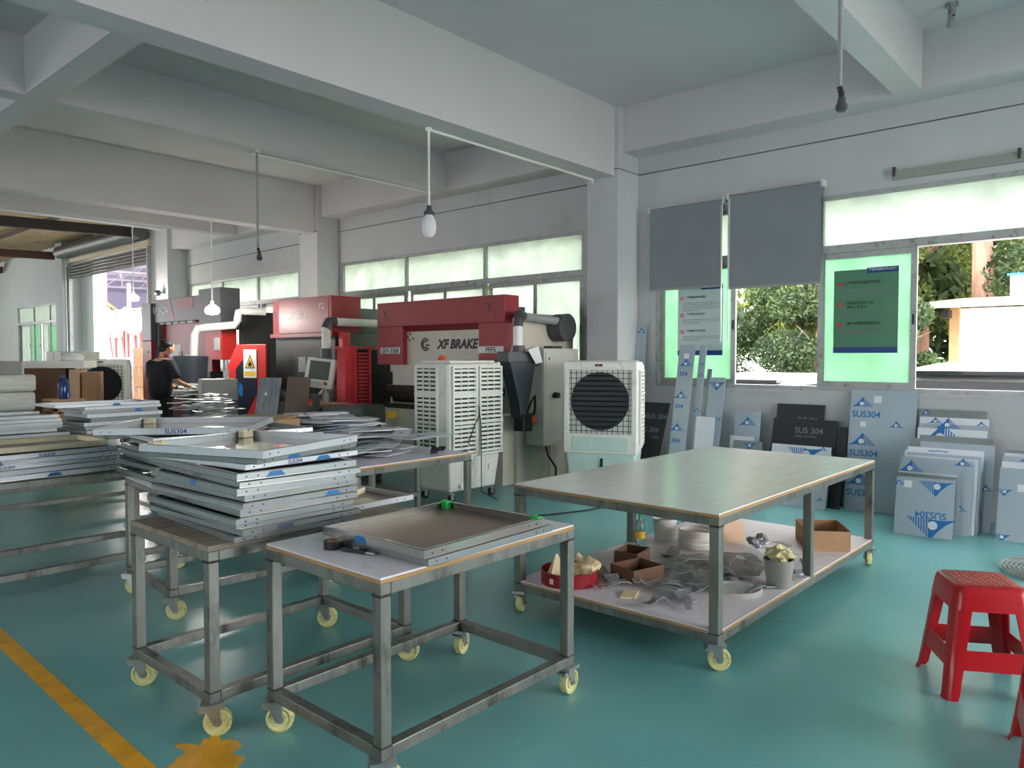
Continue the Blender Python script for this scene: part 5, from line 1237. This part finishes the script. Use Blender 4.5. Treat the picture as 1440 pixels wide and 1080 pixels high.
single('orange_box', MB().box((-.06, -.06, 0), (.06, .06, .09)).box((-.062, -.062, .07), (.062, .062, .1)), 'orange', 'small orange box on the brown tool shelf', 'box', (5.68, 8.55, .8905), bevel=.004)
gl_ = thing('glue_bottle', 'white nozzle bottle on the brown tool shelf', 'bottle', (5.70, 8.25, .8905))
part(gl_, 'body', MB().lathe([(0, 0), (.035, 0), (.035, .12), (.015, .15), (0, .15)], (0, 0, 0), 14), 'white_plastic', smooth=True); part(gl_, 'nozzle', MB().cyl((0, 0, .15), (0, 0, .21), .012, 10, .005), 'foam_cream')
# ------------------------------------------------------------------ packed goods at the far left
def carton(label, loc, rot, s, m, tape=True, base=0):
    c = thing('carton', label, 'carton', loc, (0, 0, rot))
    part(c, 'box', MB().box((-s[0] / 2, -s[1] / 2, 0), (s[0] / 2, s[1] / 2, s[2])), m, bevel=.006)
    if tape: part(c, 'tape', MB().box((-s[0] / 2 - .001, -.03, s[2] * .6), (-s[0] / 2 + .001, .03, s[2] + .001)).box((-s[0] / 2, -.03, s[2] - .0005), (s[0] / 2, .03, s[2] + .001)), 'cardboard_light')
    return c
def pallet(label, x, y, w, d, h=.12):
    p = thing('pallet', label, 'pallet', (x, y, 0))
    for k in range(6): part(p, 'deck_board', MB().box((-w / 2 + k * (w - .1) / 5, -d / 2, h - .02), (-w / 2 + .1 + k * (w - .1) / 5, d / 2, h)), 'wood_post')
    for k in (-1, 0, 1): part(p, 'bearer', MB().box((-w / 2, k * (d / 2 - .05) - .04, 0), (w / 2, k * (d / 2 - .05) + .04, h - .02)), 'wood_post')
pallet('wooden pallet under the wrapped bundles', 2.75, 11.75, 1.0, 1.5); pallet('wooden pallet under the brown cartons', 3.98, 12.3, .95, 1.0)
z = .1205
for k in range(5):
    wz = .22 + .02 * (k % 2)
    w_ = thing('wrapped_bundle', ('lowest', 'second lowest', 'middle', 'second highest', 'topmost')[k] + ' plastic wrapped white bundle of the pile beside the cartons', 'bundle', (2.75 + .02 * (k % 2), 11.75, z), (0, 0, .03 * (-1) ** k), 'wrapped bundles')
    part(w_, 'bundle', MB().box((-.45, -.68, 0), (.45, .68, wz)), 'wrap', bevel=.04); part(w_, 'strap', MB().box((-.452, -.03, -.0), (.452, .03, wz + .002)), 'sticker_white'); z += wz + .003
single('grey_carton', MB().box((-.16, -.2, 0), (.16, .2, .17)).box((-.162, -.03, .1), (.162, .03, .172)), 'cabinet_mid', 'grey carton lying on the wrapped bundles', 'carton', (2.98, 11.6, z), bevel=.004)
single('brown_slab_carton', MB().box((-.2, -.3, 0), (.2, .3, .13)).box((-.202, -.03, .06), (.202, .03, .132)), 'wood_post', 'flat orange brown carton on the wrapped bundles', 'carton', (2.6, 11.95, z), bevel=.004)
carton('dark brown carton stacked beside the wrapped bundles', (3.76, 12.36, .1205), -.55, (.52, .5, 1.22), 'cardboard_dark')
carton('narrow pale carton between the brown cartons', (4.065, 12.16, .1205), -.55, (.14, .42, 1.20), 'cardboard_light', False)
carton('tan carton beside the old air cooler', (4.23, 12.05, .1205), -.55, (.20, .42, 1.16), 'cardboard')
single('white_board_stack', MB().box((-.42, -.4, 0), (.42, .4, .05)).box((-.40, -.39, .052), (.42, .38, .10)), 'white_plastic', 'white boards laid flat over the dark brown carton', 'boards', (3.85, 12.3, 1.342), (0, 0, -.55))
single('crumpled_bag', MB().lathe([(0, 0), (.13, .01), (.16, .06), (.1, .11), (0, .12)], (0, 0, 0), 12), 'sticker_white', 'small white bag lying on the white boards', 'bag', (4.0, 12.15, 1.443))
carton('grey carton on top of the far white crates', (6.0, 18.2, 1.20), .1, (.8, .7, .42), 'cabinet_mid'); carton('low white crate behind the old air cooler', (6.0, 18.2, .0), .1, (1.3, 1.1, 1.197), 'sticker_white')
carton('long white crate below the far window', (5.0, 17.9, 0), .05, (.6, 1.4, 1.25), 'white_plastic')
wbt = thing('water_bottle', 'blue water bottle standing on the wooden crate', 'bottle', (3.60, 11.3, .931))
pc = thing('wooden_crate', 'plain wooden crate holding up the blue water bottle', 'crate', (3.60, 11.3, 0))
for k in range(6): part(pc, 'slat', MB().box((-.2, -.2, .02 + k * .15), (.2, .2, .14 + k * .15)), 'wood_post', bevel=.004)
part(pc, 'lid', MB().box((-.21, -.21, .905), (.21, .21, .93)), 'wood_post')
for sx in (-1, 1):
    for sy in (-1, 1): part(pc, 'corner_post', MB().box((sx * .17 - .03, sy * .17 - .03, 0), (sx * .17 + .03, sy * .17 + .03, .905)), 'wood_post')
part(wbt, 'bottle', MB().lathe([(0, 0), (.065, 0), (.07, .02), (.07, .2), (.05, .26), (.025, .28), (0, .28)], (0, 0, 0), 18), 'blue_bottle', smooth=True); part(wbt, 'cap', MB().cyl((0, 0, .28), (0, 0, .32), .034, 14), 'print_navy')
single('floor_cable', MB().tube([(6.3, 4.2, .008), (5.9, 4.25, .008), (5.5, 4.4, .008), (5.0, 4.75, .008), (4.7, 5.0, .008), (4.6, 5.3, .008)], .008, 6), 'wire_black', 'black cable snaking over the floor behind the big table', 'cable')
# ------------------------------------------------------------------ the worker at the charcoal machine
def skinned(name, joints, edges, m, parent, root=0, sub=2):
    me = bpy.data.meshes.new(name); me.from_pydata([j[:3] for j in joints], edges, []); me.update()
    o = link(name, me, parent)
    md = o.modifiers.new('skin', 'SKIN'); md.use_smooth_shade = True
    sv = me.skin_vertices[0].data
    for i, j in enumerate(joints):
        r = j[3]; sv[i].radius = (r, r) if not isinstance(r, tuple) else r
        sv[i].use_root = (i == root)
    sb = o.modifiers.new('sub', 'SUBSURF'); sb.levels = sub; sb.render_levels = sub
    dg = bpy.context.evaluated_depsgraph_get(); dg.update()
    nm = bpy.data.meshes.new_from_object(o.evaluated_get(dg), depsgraph=dg)
    o.modifiers.clear(); o.data = nm; nm.materials.clear(); nm.materials.append(MATS[m])
    for p in nm.polygons: p.use_smooth = True
    return o
pr = thing('person', 'person in a black t-shirt working at the charcoal machine', 'person', (5.0, 11.55, 0), (0, 0, math.radians(-76)))
pr.scale = (1.12, 1.08, .985)
body_j = [(0, 0, .98, .08), (0, .01, 1.2, .10), (0, .03, 1.42, .10), (0, .045, 1.50, .055), (.01, .07, 1.58, .052), (.02, .10, 1.66, .09), (.025, .115, 1.73, .085),
          (.19, .03, 1.42, .06), (.26, .06, 1.15, .042), (.20, .34, 1.05, .03), (-.19, .03, 1.42, .06), (-.27, .07, 1.15, .042), (-.10, .35, 1.04, .03),
          (.10, 0, .9, .06), (.11, .03, .5, .055), (.12, -.02, .1, .04), (-.10, 0, .9, .06), (-.11, .03, .5, .055), (-.12, -.02, .1, .04)]
body_e = [(0, 1), (1, 2), (2, 3), (3, 4), (4, 5), (5, 6), (2, 7), (7, 8), (8, 9), (2, 10), (10, 11), (11, 12), (0, 13), (13, 14), (14, 15), (0, 16), (16, 17), (17, 18)]
skinned('body', body_j, body_e, 'skin', pr)
skinned('t_shirt', [(0, 0, .82, (.17, .14)), (0, .0, 1.05, (.19, .14)), (0, .01, 1.25, (.20, .15)), (0, .02, 1.38, (.19, .13)), (0, .04, 1.47, .075), (.18, .03, 1.41, .09), (.245, .05, 1.24, .075), (.255, .056, 1.18, .07),
                    (-.18, .03, 1.41, .09), (-.25, .055, 1.24, .075), (-.26, .062, 1.18, .07)], [(0, 1), (1, 2), (2, 3), (3, 4), (3, 5), (5, 6), (6, 7), (3, 8), (8, 9), (9, 10)], 'shirt', pr)
skinned('trousers', [(0, 0, .98, .13), (.095, 0, .80, .10), (.11, .03, .5, .085), (.12, -.02, .10, .075), (-.095, 0, .80, .10), (-.11, .03, .5, .085), (-.12, -.02, .10, .075)], [(0, 1), (1, 2), (2, 3), (0, 4), (4, 5), (5, 6)], 'trousers', pr)
def blob(parent, name, c, r, m, rot=(0, 0, 0), sub=3):
    bm = bmesh.new(); bmesh.ops.create_icosphere(bm, subdivisions=sub, radius=1)
    R = Euler(rot).to_matrix()
    for v in bm.verts: v.co = R @ Vector((v.co.x * r[0], v.co.y * r[1], v.co.z * r[2])) + Vector(c)
    me = bpy.data.meshes.new(name); bm.to_mesh(me); bm.free(); me.materials.append(MATS[m] if isinstance(m, str) else m)
    for p in me.polygons: p.use_smooth = True
    return link(name, me, parent)
blob(pr, 'face', (.025, .118, 1.665), (.072, .088, .105), 'skin', (-.25, 0, 0))
blob(pr, 'hair', (.02, .085, 1.715), (.092, .10, .085), 'hair', (-.35, 0, 0)); blob(pr, 'hair_nape', (.012, .035, 1.655), (.07, .05, .06), 'hair')
for s in (-1, 1):
    blob(pr, 'ear', (.025 + s * .078, .09, 1.655), (.012, .022, .034), 'skin')
    blob(pr, 'shoe', (s * .125, .06, .05), (.05, .14, .05), 'shoe')
blob(pr, 'nose', (.03, .21, 1.635), (.014, .018, .022), 'skin'); blob(pr, 'mouth', (.028, .198, 1.598), (.025, .008, .007), 'print_red')
for s in (-1, 1): blob(pr, 'eye', (.028 + s * .03, .196, 1.665), (.012, .008, .008), 'hair', sub=2)
def hand(parent, c, fwd, side):
    """gloved hand: palm, four bent fingers and a thumb on the inner side"""
    f = Vector(fwd).normalized(); up = Vector((0, 0, 1)); r = f.cross(up).normalized(); c = Vector(c); d = f.cross(r) * 1.0
    J = [tuple(c - f * .02) + (.026,), tuple(c + f * .03) + ((.036),), tuple(c + f * .07) + (.034,)]; E = [(0, 1), (1, 2)]
    h = skinned('glove', J, E, 'glove', parent, sub=2)
    for k, L in enumerate((.062, .072, .068, .052)):
        b = c + f * .085 + r * (.027 - .018 * k)
        skinned('finger', [tuple(b - f * .02) + (.009,), tuple(b + f * L * .45) + (.009,), tuple(b + f * L * .8 - up * L * .3) + (.008,), tuple(b + f * L * .85 - up * L * .6) + (.007,)], [(0, 1), (1, 2), (2, 3)], 'glove', h, sub=1)
    b = c + f * .03 - r * .03 * side
    skinned('thumb', [tuple(b) + (.011,), tuple(b + f * .03 - r * .02 * side) + (.010,), tuple(b + f * .055 - r * .015 * side - up * .01) + (.008,)], [(0, 1), (1, 2)], 'glove', h, sub=1)
hand(pr, (.19, .375, 1.04), (-.1, 1, -.15), 1); hand(pr, (-.09, .385, 1.03), (.15, 1, -.1), -1)
single('workpiece', MB().box((-.35, -.12, 0), (.35, .12, .004)).box((-.35, .116, .004), (.35, .12, .03)), 'scrap_sheet', 'narrow steel workpiece held on the machine bed', 'workpiece', (5.80, 12.15, .945), (0, 0, .5))

# ------------------------------------------------------------------ the yard outside
GZ = -.2
yd = struct('yard_ground', MB().box((8.2, -40, GZ - .2), (70, 80, GZ)), 'concrete', label='pale concrete yard outside the windows', cat='ground')
struct('yard_apron', MB().box((-60, -60, GZ - .2), (8.2, -6.2, GZ)), 'concrete')
def foliage(parent, blobs, n, size, m, seed, name='foliage'):
    rnd = random.Random(seed); vs = []; fs = []
    tot = sum(b[3] * b[4] * b[5] for b in blobs)
    for (cx, cy, cz, rx, ry, rz) in blobs:
        for _ in range(int(n * rx * ry * rz / tot)):
            d = Vector((rnd.gauss(0, 1), rnd.gauss(0, 1), rnd.gauss(0, 1))).normalized() * (rnd.random() ** .4)
            p = Vector((cx + d.x * rx, cy + d.y * ry, cz + d.z * rz)); s = size * rnd.uniform(.6, 1.3)
            a = Vector((rnd.gauss(0, 1), rnd.gauss(0, 1), rnd.gauss(0, .6))).normalized(); b = a.orthogonal().normalized(); b.rotate(Matrix.Rotation(rnd.uniform(0, 6.28), 3, a)); c = a.cross(b)
            i = len(vs); vs += [p - b * s, p + c * s * .45 + a * s * .12, p + b * s, p - c * s * .45 + a * s * .12]; fs.append((i, i + 1, i + 2, i + 3))
    o = part(parent, name, MB().add(vs, fs), m, world=True); o['kind'] = 'stuff'; return o
def tree(label, x, y, h, r, m, seed, n=9000, trunk=.15, z_low=1.2, size=.11, name='tree'):
    t = thing(name, label, 'tree' if name == 'tree' else 'bush', (x, y, GZ))
    tr = MB(); tr.tube([(x, y, GZ), (x + .05, y, GZ + h * .3), (x - .03, y + .08, GZ + h * .6), (x + .1, y, GZ + h * .85)], [trunk, trunk * .85, trunk * .6, trunk * .25], 10)
    rnd = random.Random(seed)
    for k in range(5):
        a = rnd.uniform(0, 6.28); z = GZ + h * rnd.uniform(.4, .7); tr.tube([(x, y, z), (x + r * .4 * math.cos(a), y + r * .4 * math.sin(a), z + h * .12), (x + r * .75 * math.cos(a), y + r * .75 * math.sin(a), z + h * .18)], [trunk * .4, trunk * .25, trunk * .1], 6)
    part(t, 'trunk', tr, 'bark', world=True, smooth=True)
    bl = []
    for k in range(10):
        a = rnd.uniform(0, 6.28); q = rnd.uniform(.2, .75) * r; z = GZ + rnd.uniform(z_low, h)
        bl.append((x + q * math.cos(a), y + q * math.sin(a), z, r * rnd.uniform(.35, .55), r * rnd.uniform(.35, .55), r * rnd.uniform(.25, .42)))
    foliage(t, bl, n, size, m, seed + 1)
tree('dense dark bush in front of the open window gap', 15.3, 5.3, 3.2, 1.5, 'leaf_dark', 1, 26000, .05, .35, .05, 'bush')
tree('grey green bush touching the shed wall', 14.9, 3.95, 2.7, 1.0, 'leaf_dark', 2, 16000, .05, .3, .05, 'bush')
tree('round dark bush beside the pale car roof', 15.4, 8.0, 3.0, 1.4, 'leaf_dark', 3, 18000, .05, .35, .05, 'bush')
tree('sunlit pale green tree above the dark bush', 16.5, 5.6, 6.5, 2.4, 'leaf_light', 4, 22000, .16, 2.4, .08)
tree('bright leafy tree behind the sunlit pale tree', 18.2, 5.9, 7.0, 2.0, 'leaf_light', 5, 20000, .14, 2.8, .08)
tree('tree with a thick bare reddish trunk behind the shed', 19.9, 3.25, 9.0, 2.8, 'leaf_light', 6, 16000, .30, 5.6, .09)
tree('dark green tree behind the shed roof', 21.5, 1.6, 7.5, 2.6, 'leaf_dark', 7, 18000, .2, 2.8, .09)
tree('tall yellowish tree beyond the bare trunk', 23.0, 5.2, 8.0, 3.0, 'leaf_light', 8, 16000, .2, 2.0, .10)
tree('broad tree far behind the round bush', 19.5, 11.5, 7.5, 3.0, 'leaf_light', 9, 14000, .2, 1.6, .11)
tree('leafy tree outside the long frosted window', 15.0, 9.5, 6.0, 2.2, 'leaf_light', 10, 7000, .16, 1.6, .14)
tree('leafy tree outside the window between the machines', 16.0, 14.0, 7.0, 2.4, 'leaf_light', 13, 7000, .16, 1.6, .16)
hedge = [(('dark' if (20 + k) % 2 else 'pale') + ' hedge tree far beyond the yard', 27 + 2 * math.sin(k * 1.7), -6 + 4.2 * k, 20 + k) for k in range(5)]
for lb_, x, y, sd in hedge: 
    tree(lb_, x, y, 9.0, 3.6, 'leaf_dark' if sd % 2 else 'leaf_light', sd, 3500, .25, 1.0, .26)
for o in [o for o in COL.objects if 'hedge tree far' in str(o.get('label'))]: o['group'] = 'far hedge trees'
# white shed
sh = thing('white_shed', 'white walled shed with an overhanging roof behind the parked car', 'shed', (17.5, -1, GZ))
part(sh, 'wall', MB().box((16.0, -7, GZ), (19.0, 3.05, 2.40)), 'ext_white', world=True)
part(sh, 'roof', MB().prism([(15.2, 2.38), (19.6, 2.75), (19.6, 2.84), (15.2, 2.47)], 10.9, 'xz', -7.3), 'roof_grey', world=True)
part(sh, 'post', MB().box((15.9, 2.98, GZ), (16.02, 3.14, 2.42)), 'wood_post', world=True)
part(sh, 'rafter_end', MB().box((15.6, 3.1, 2.22), (16.1, 3.22, 2.36)), 'roof_beam', world=True)
part(sh, 'upper_fence', MB().box((17.0, -7, 2.62), (17.05, 2.35, 3.05)), 'alu_light', world=True)
part(sh, 'blue_cap', MB().box((16.98, -7, 3.05), (17.07, 2.4, 3.09)), 'print_blue', world=True)
# parked cars
def car(label, x, y, rot, paint, H=1.62, L=4.3, Wd=1.78):
    c = thing('parked_car', label, 'car', (x, y, GZ), (0, 0, rot)); k = H / 1.62; w = Wd / 2
    side = [(-L / 2, .35), (-L / 2 + .06, .85 * k), (-1.35, .98 * k), (.95, 1.0 * k), (L / 2 - .25, .86 * k), (L / 2, .62 * k), (L / 2, .30), (1.75, .22), (-1.75, .22)]
    part(c, 'body', MB().prism(side, Wd, 'xz', -w), paint, bevel=.06)
    def sect(x, z, hw): return [(x, -hw, z), (x, hw, z)]
    cab = MB(); prof = [(-L / 2 + .12, .95 * k, w - .06), (-L / 2 + .42, 1.44 * k, w - .20), (-L / 2 + .75, 1.58 * k, w - .26), (-.2, H, w - .28), (.35, 1.57 * k, w - .26), (1.15, .98 * k, w - .08)]
    vs = [p for (x_, z_, hw) in prof for p in sect(x_, z_, hw)]; n = len(prof)
    fs = [(2 * i, 2 * i + 1, 2 * i + 3, 2 * i + 2) for i in range(n - 1)] + [tuple(2 * i for i in range(n)), tuple(2 * i + 1 for i in reversed(range(n))), (0, 1, 2 * n - 1, 2 * n - 2)]
    cab.add(vs, fs); part(c, 'cabin', cab, paint, bevel=.05)
    gs = lambda a, b, o: [tuple(Vector(p)) for p in a]
    def quad(name, i, j, t0, t1, inset):
        a, b = prof[i], prof[j]
        P = lambda t, s: Vector((a[0] + (b[0] - a[0]) * t, s * (a[2] + (b[2] - a[2]) * t - inset), a[1] + (b[1] - a[1]) * t))
        q = [P(t0, -1), P(t0, 1), P(t1, 1), P(t1, -1)]; nrm = (q[1] - q[0]).cross(q[2] - q[1]).normalized()
        if nrm.z < 0: nrm = -nrm
        part(c, name, MB().add([p + nrm * .012 for p in q] + [p - nrm * .02 for p in q], [(0, 1, 2, 3), (4, 5, 6, 7), (0, 1, 5, 4), (1, 2, 6, 5), (2, 3, 7, 6), (3, 0, 4, 7)]), 'car_glass')
    quad('rear_window', 0, 1, .25, .97, .07); quad('windscreen', 4, 5, .06, .9, .06)
    for s in (-1, 1):
        part(c, 'side_window', MB().add([(-1.55, s * (w - .045), 1.04 * k), (.75, s * (w - .075), 1.04 * k), (.25, s * (w - .235), 1.48 * k), (-1.35, s * (w - .21), 1.44 * k), (-1.55, s * (w - .10), 1.04 * k), (.75, s * (w - .12), 1.04 * k), (.25, s * (w - .27), 1.48 * k), (-1.35, s * (w - .25), 1.44 * k)],
             [(0, 1, 2, 3), (4, 5, 6, 7), (0, 1, 5, 4), (1, 2, 6, 5), (2, 3, 7, 6), (3, 0, 4, 7)]), 'car_glass')
        for xx in (-1.32, 1.32): part(c, 'wheel', MB().cyl((xx, s * (w - .18), .31), (xx, s * (w + .01), .31), .31, 22), 'rubber', smooth=True)
        part(c, 'tail_lamp', MB().box((-L / 2 - .01, s * (w - .34), .78 * k), (-L / 2 + .10, s * (w - .04), .92 * k)), 'machine_red')
        part(c, 'head_lamp', MB().box((L / 2 - .22, s * (w - .4), .66 * k), (L / 2 - .0, s * (w - .08), .78 * k)), 'alu_light')
    part(c, 'roof_spoiler', MB().box((-L / 2 + .38, -w + .3, 1.50 * k), (-L / 2 + .75, w - .3, 1.545 * k)), 'car_glass')
    return c
car('silver car with a dark rear window right outside the end window', 11.25, 1.75, 0.05, 'car_silver', 1.62)
car('white car with only its roof showing outside the open gap', 11.6, 4.55, 0.0, 'car_white', 1.46)
# canopy, stairs and sheeted rack beyond the shutter door
cn = thing('yard_canopy', 'steel truss canopy over the yard beyond the shutter door', 'canopy', (15, 38, GZ))
part(cn, 'roof', MB().box((8.4, 19.2, 6.9), (45, 66, 7.0)), 'ext_purple', world=True)  # roof extended to the building wall to keep sun off the yard
part(cn, 'back_wall', MB().box((10.5, 66, GZ), (45, 66.3, 7.0)), 'ext_purple', world=True)
for (x, y) in ((13, 35.5), (13.5, 42), (19, 36), (19, 48)): part(cn, 'post', MB().cyl((x, y, GZ), (x, y, 6.0), .12, 12), 'ext_white', world=True)
for j, y in enumerate((35.5, 39.5, 44, 49)):
    tr = MB(); tr.cyl((11, y, 5.7), (24, y, 5.9), .07, 6); tr.cyl((11, y, 6.5), (24, y, 6.7), .07, 6)
    for k in range(13):
        x = 11 + k; tr.cyl((x, y, 5.7 + .2 * k / 13), (x + (1 if k % 2 else 0), y, 6.5 + .2 * k / 13), .03, 5); tr.cyl((x, y, 5.7 + .2 * k / 13), (x + 1, y, 6.5 + .2 * k / 13), .025, 5)
    part(cn, 'truss', tr, 'ext_steel', world=True)
sr = thing('yard_staircase', 'yellow railed steel staircase beyond the shutter door', 'staircase', (14, 40, GZ))
for k in range(10): part(sr, 'tread', MB().box((13.6, 43.5 - k * .62, 4.3 - k * .22), (14.8, 43.5 - k * .62 + .5, 4.36 - k * .22)), 'ext_steel', world=True)
for x in (13.6, 14.8):
    part(sr, 'handrail', MB().tube([(x, 46.0, 5.5), (x, 43.6, 5.5), (x, 37.3, 3.25)], .05, 6), 'ext_yellow', world=True); part(sr, 'mid_rail', MB().tube([(x, 46.0, 5.0), (x, 43.6, 5.0), (x, 37.3, 2.75)], .035, 6), 'ext_yellow', world=True)
    for k in range(12): y = 45.8 - k * .75; zz = 5.5 if y > 43.6 else 5.5 - (43.6 - y) * .357; part(sr, 'baluster', MB().cyl((x, y, zz - 1.1), (x, y, zz), .03, 6), 'ext_yellow', world=True)
part(sr, 'landing', MB().box((13.5, 43.6, 4.3), (15, 47, 4.42)), 'ext_white', world=True)
for y in (44, 46.5): part(sr, 'support', MB().cyl((14, y, GZ), (14, y, 4.3), .08, 8), 'ext_steel', world=True)
rk2 = thing('sheeted_rack', 'steel rack draped with a pale tarpaulin beyond the shutter door', 'rack', (12.4, 31.5, GZ))
vs = []; fs = []; ny, nz = 60, 8
for i in range(ny + 1):
    y = 29.2 + 5.2 * i / ny
    for j in range(nz + 1):
        zz = 3.35 - .1 * math.sin(i * .3) - .95 * j / nz + .05 * math.sin(i * .9) * j / nz
        vs.append((11.95 + .10 * math.sin(i * .75 + .4 * j) * (j + 1) / nz, y, zz))
for i in range(ny):
    for j in range(nz): a = i * (nz + 1) + j; fs.append((a, a + 1, a + nz + 2, a + nz + 1))
tp_ = part(rk2, 'tarpaulin', MB().add(vs, fs), 'tarp', world=True, smooth=True); tp_.modifiers.new('thick', 'SOLIDIFY').thickness = .02
part(rk2, 'tarpaulin_top', MB().box((11.95, 29.2, 3.30), (13.4, 34.4, 3.36)), 'tarp', world=True)
for y in (29.4, 30.6, 31.8, 33.0, 34.2):
    for x in (12.05, 13.3): part(rk2, 'post', MB().cyl((x, y, GZ), (x, y, 3.3), .05, 6), 'ext_rust', world=True)
    part(rk2, 'brace', MB().cyl((12.05, y, .3), (12.05, y + .6, 2.3), .03, 6), 'ext_rust', world=True)
for z_ in (.6, 1.4): part(rk2, 'shelf', MB().box((12.0, 29.3, z_), (13.4, 34.3, z_ + .08)), 'ext_purple', world=True)
for k, (x, y, z_) in enumerate(((11.1, 26.6, GZ), (11.1, 26.6, GZ + .68), (11.1, 26.6, GZ + 1.36))): carton(('lowest', 'middle', 'topmost')[k] + ' tan carton of the stack outside the shutter door', (x, y, z_), [.1, .2, .05][k], (.66, .66, .66), 'wood_post')['group'] = 'cartons outside'
wy = thing('yard_wall', 'grey yard wall behind the sheeted rack', 'wall', (16, 40, GZ))
part(wy, 'wall', MB().box((17.5, 34, GZ), (17.8, 60, 4.0)), 'ext_purple', world=True); part(wy, 'coping', MB().box((17.4, 34, 4.0), (17.9, 60, 4.12)), 'ext_white', world=True)
bpy.context.view_layer.update()
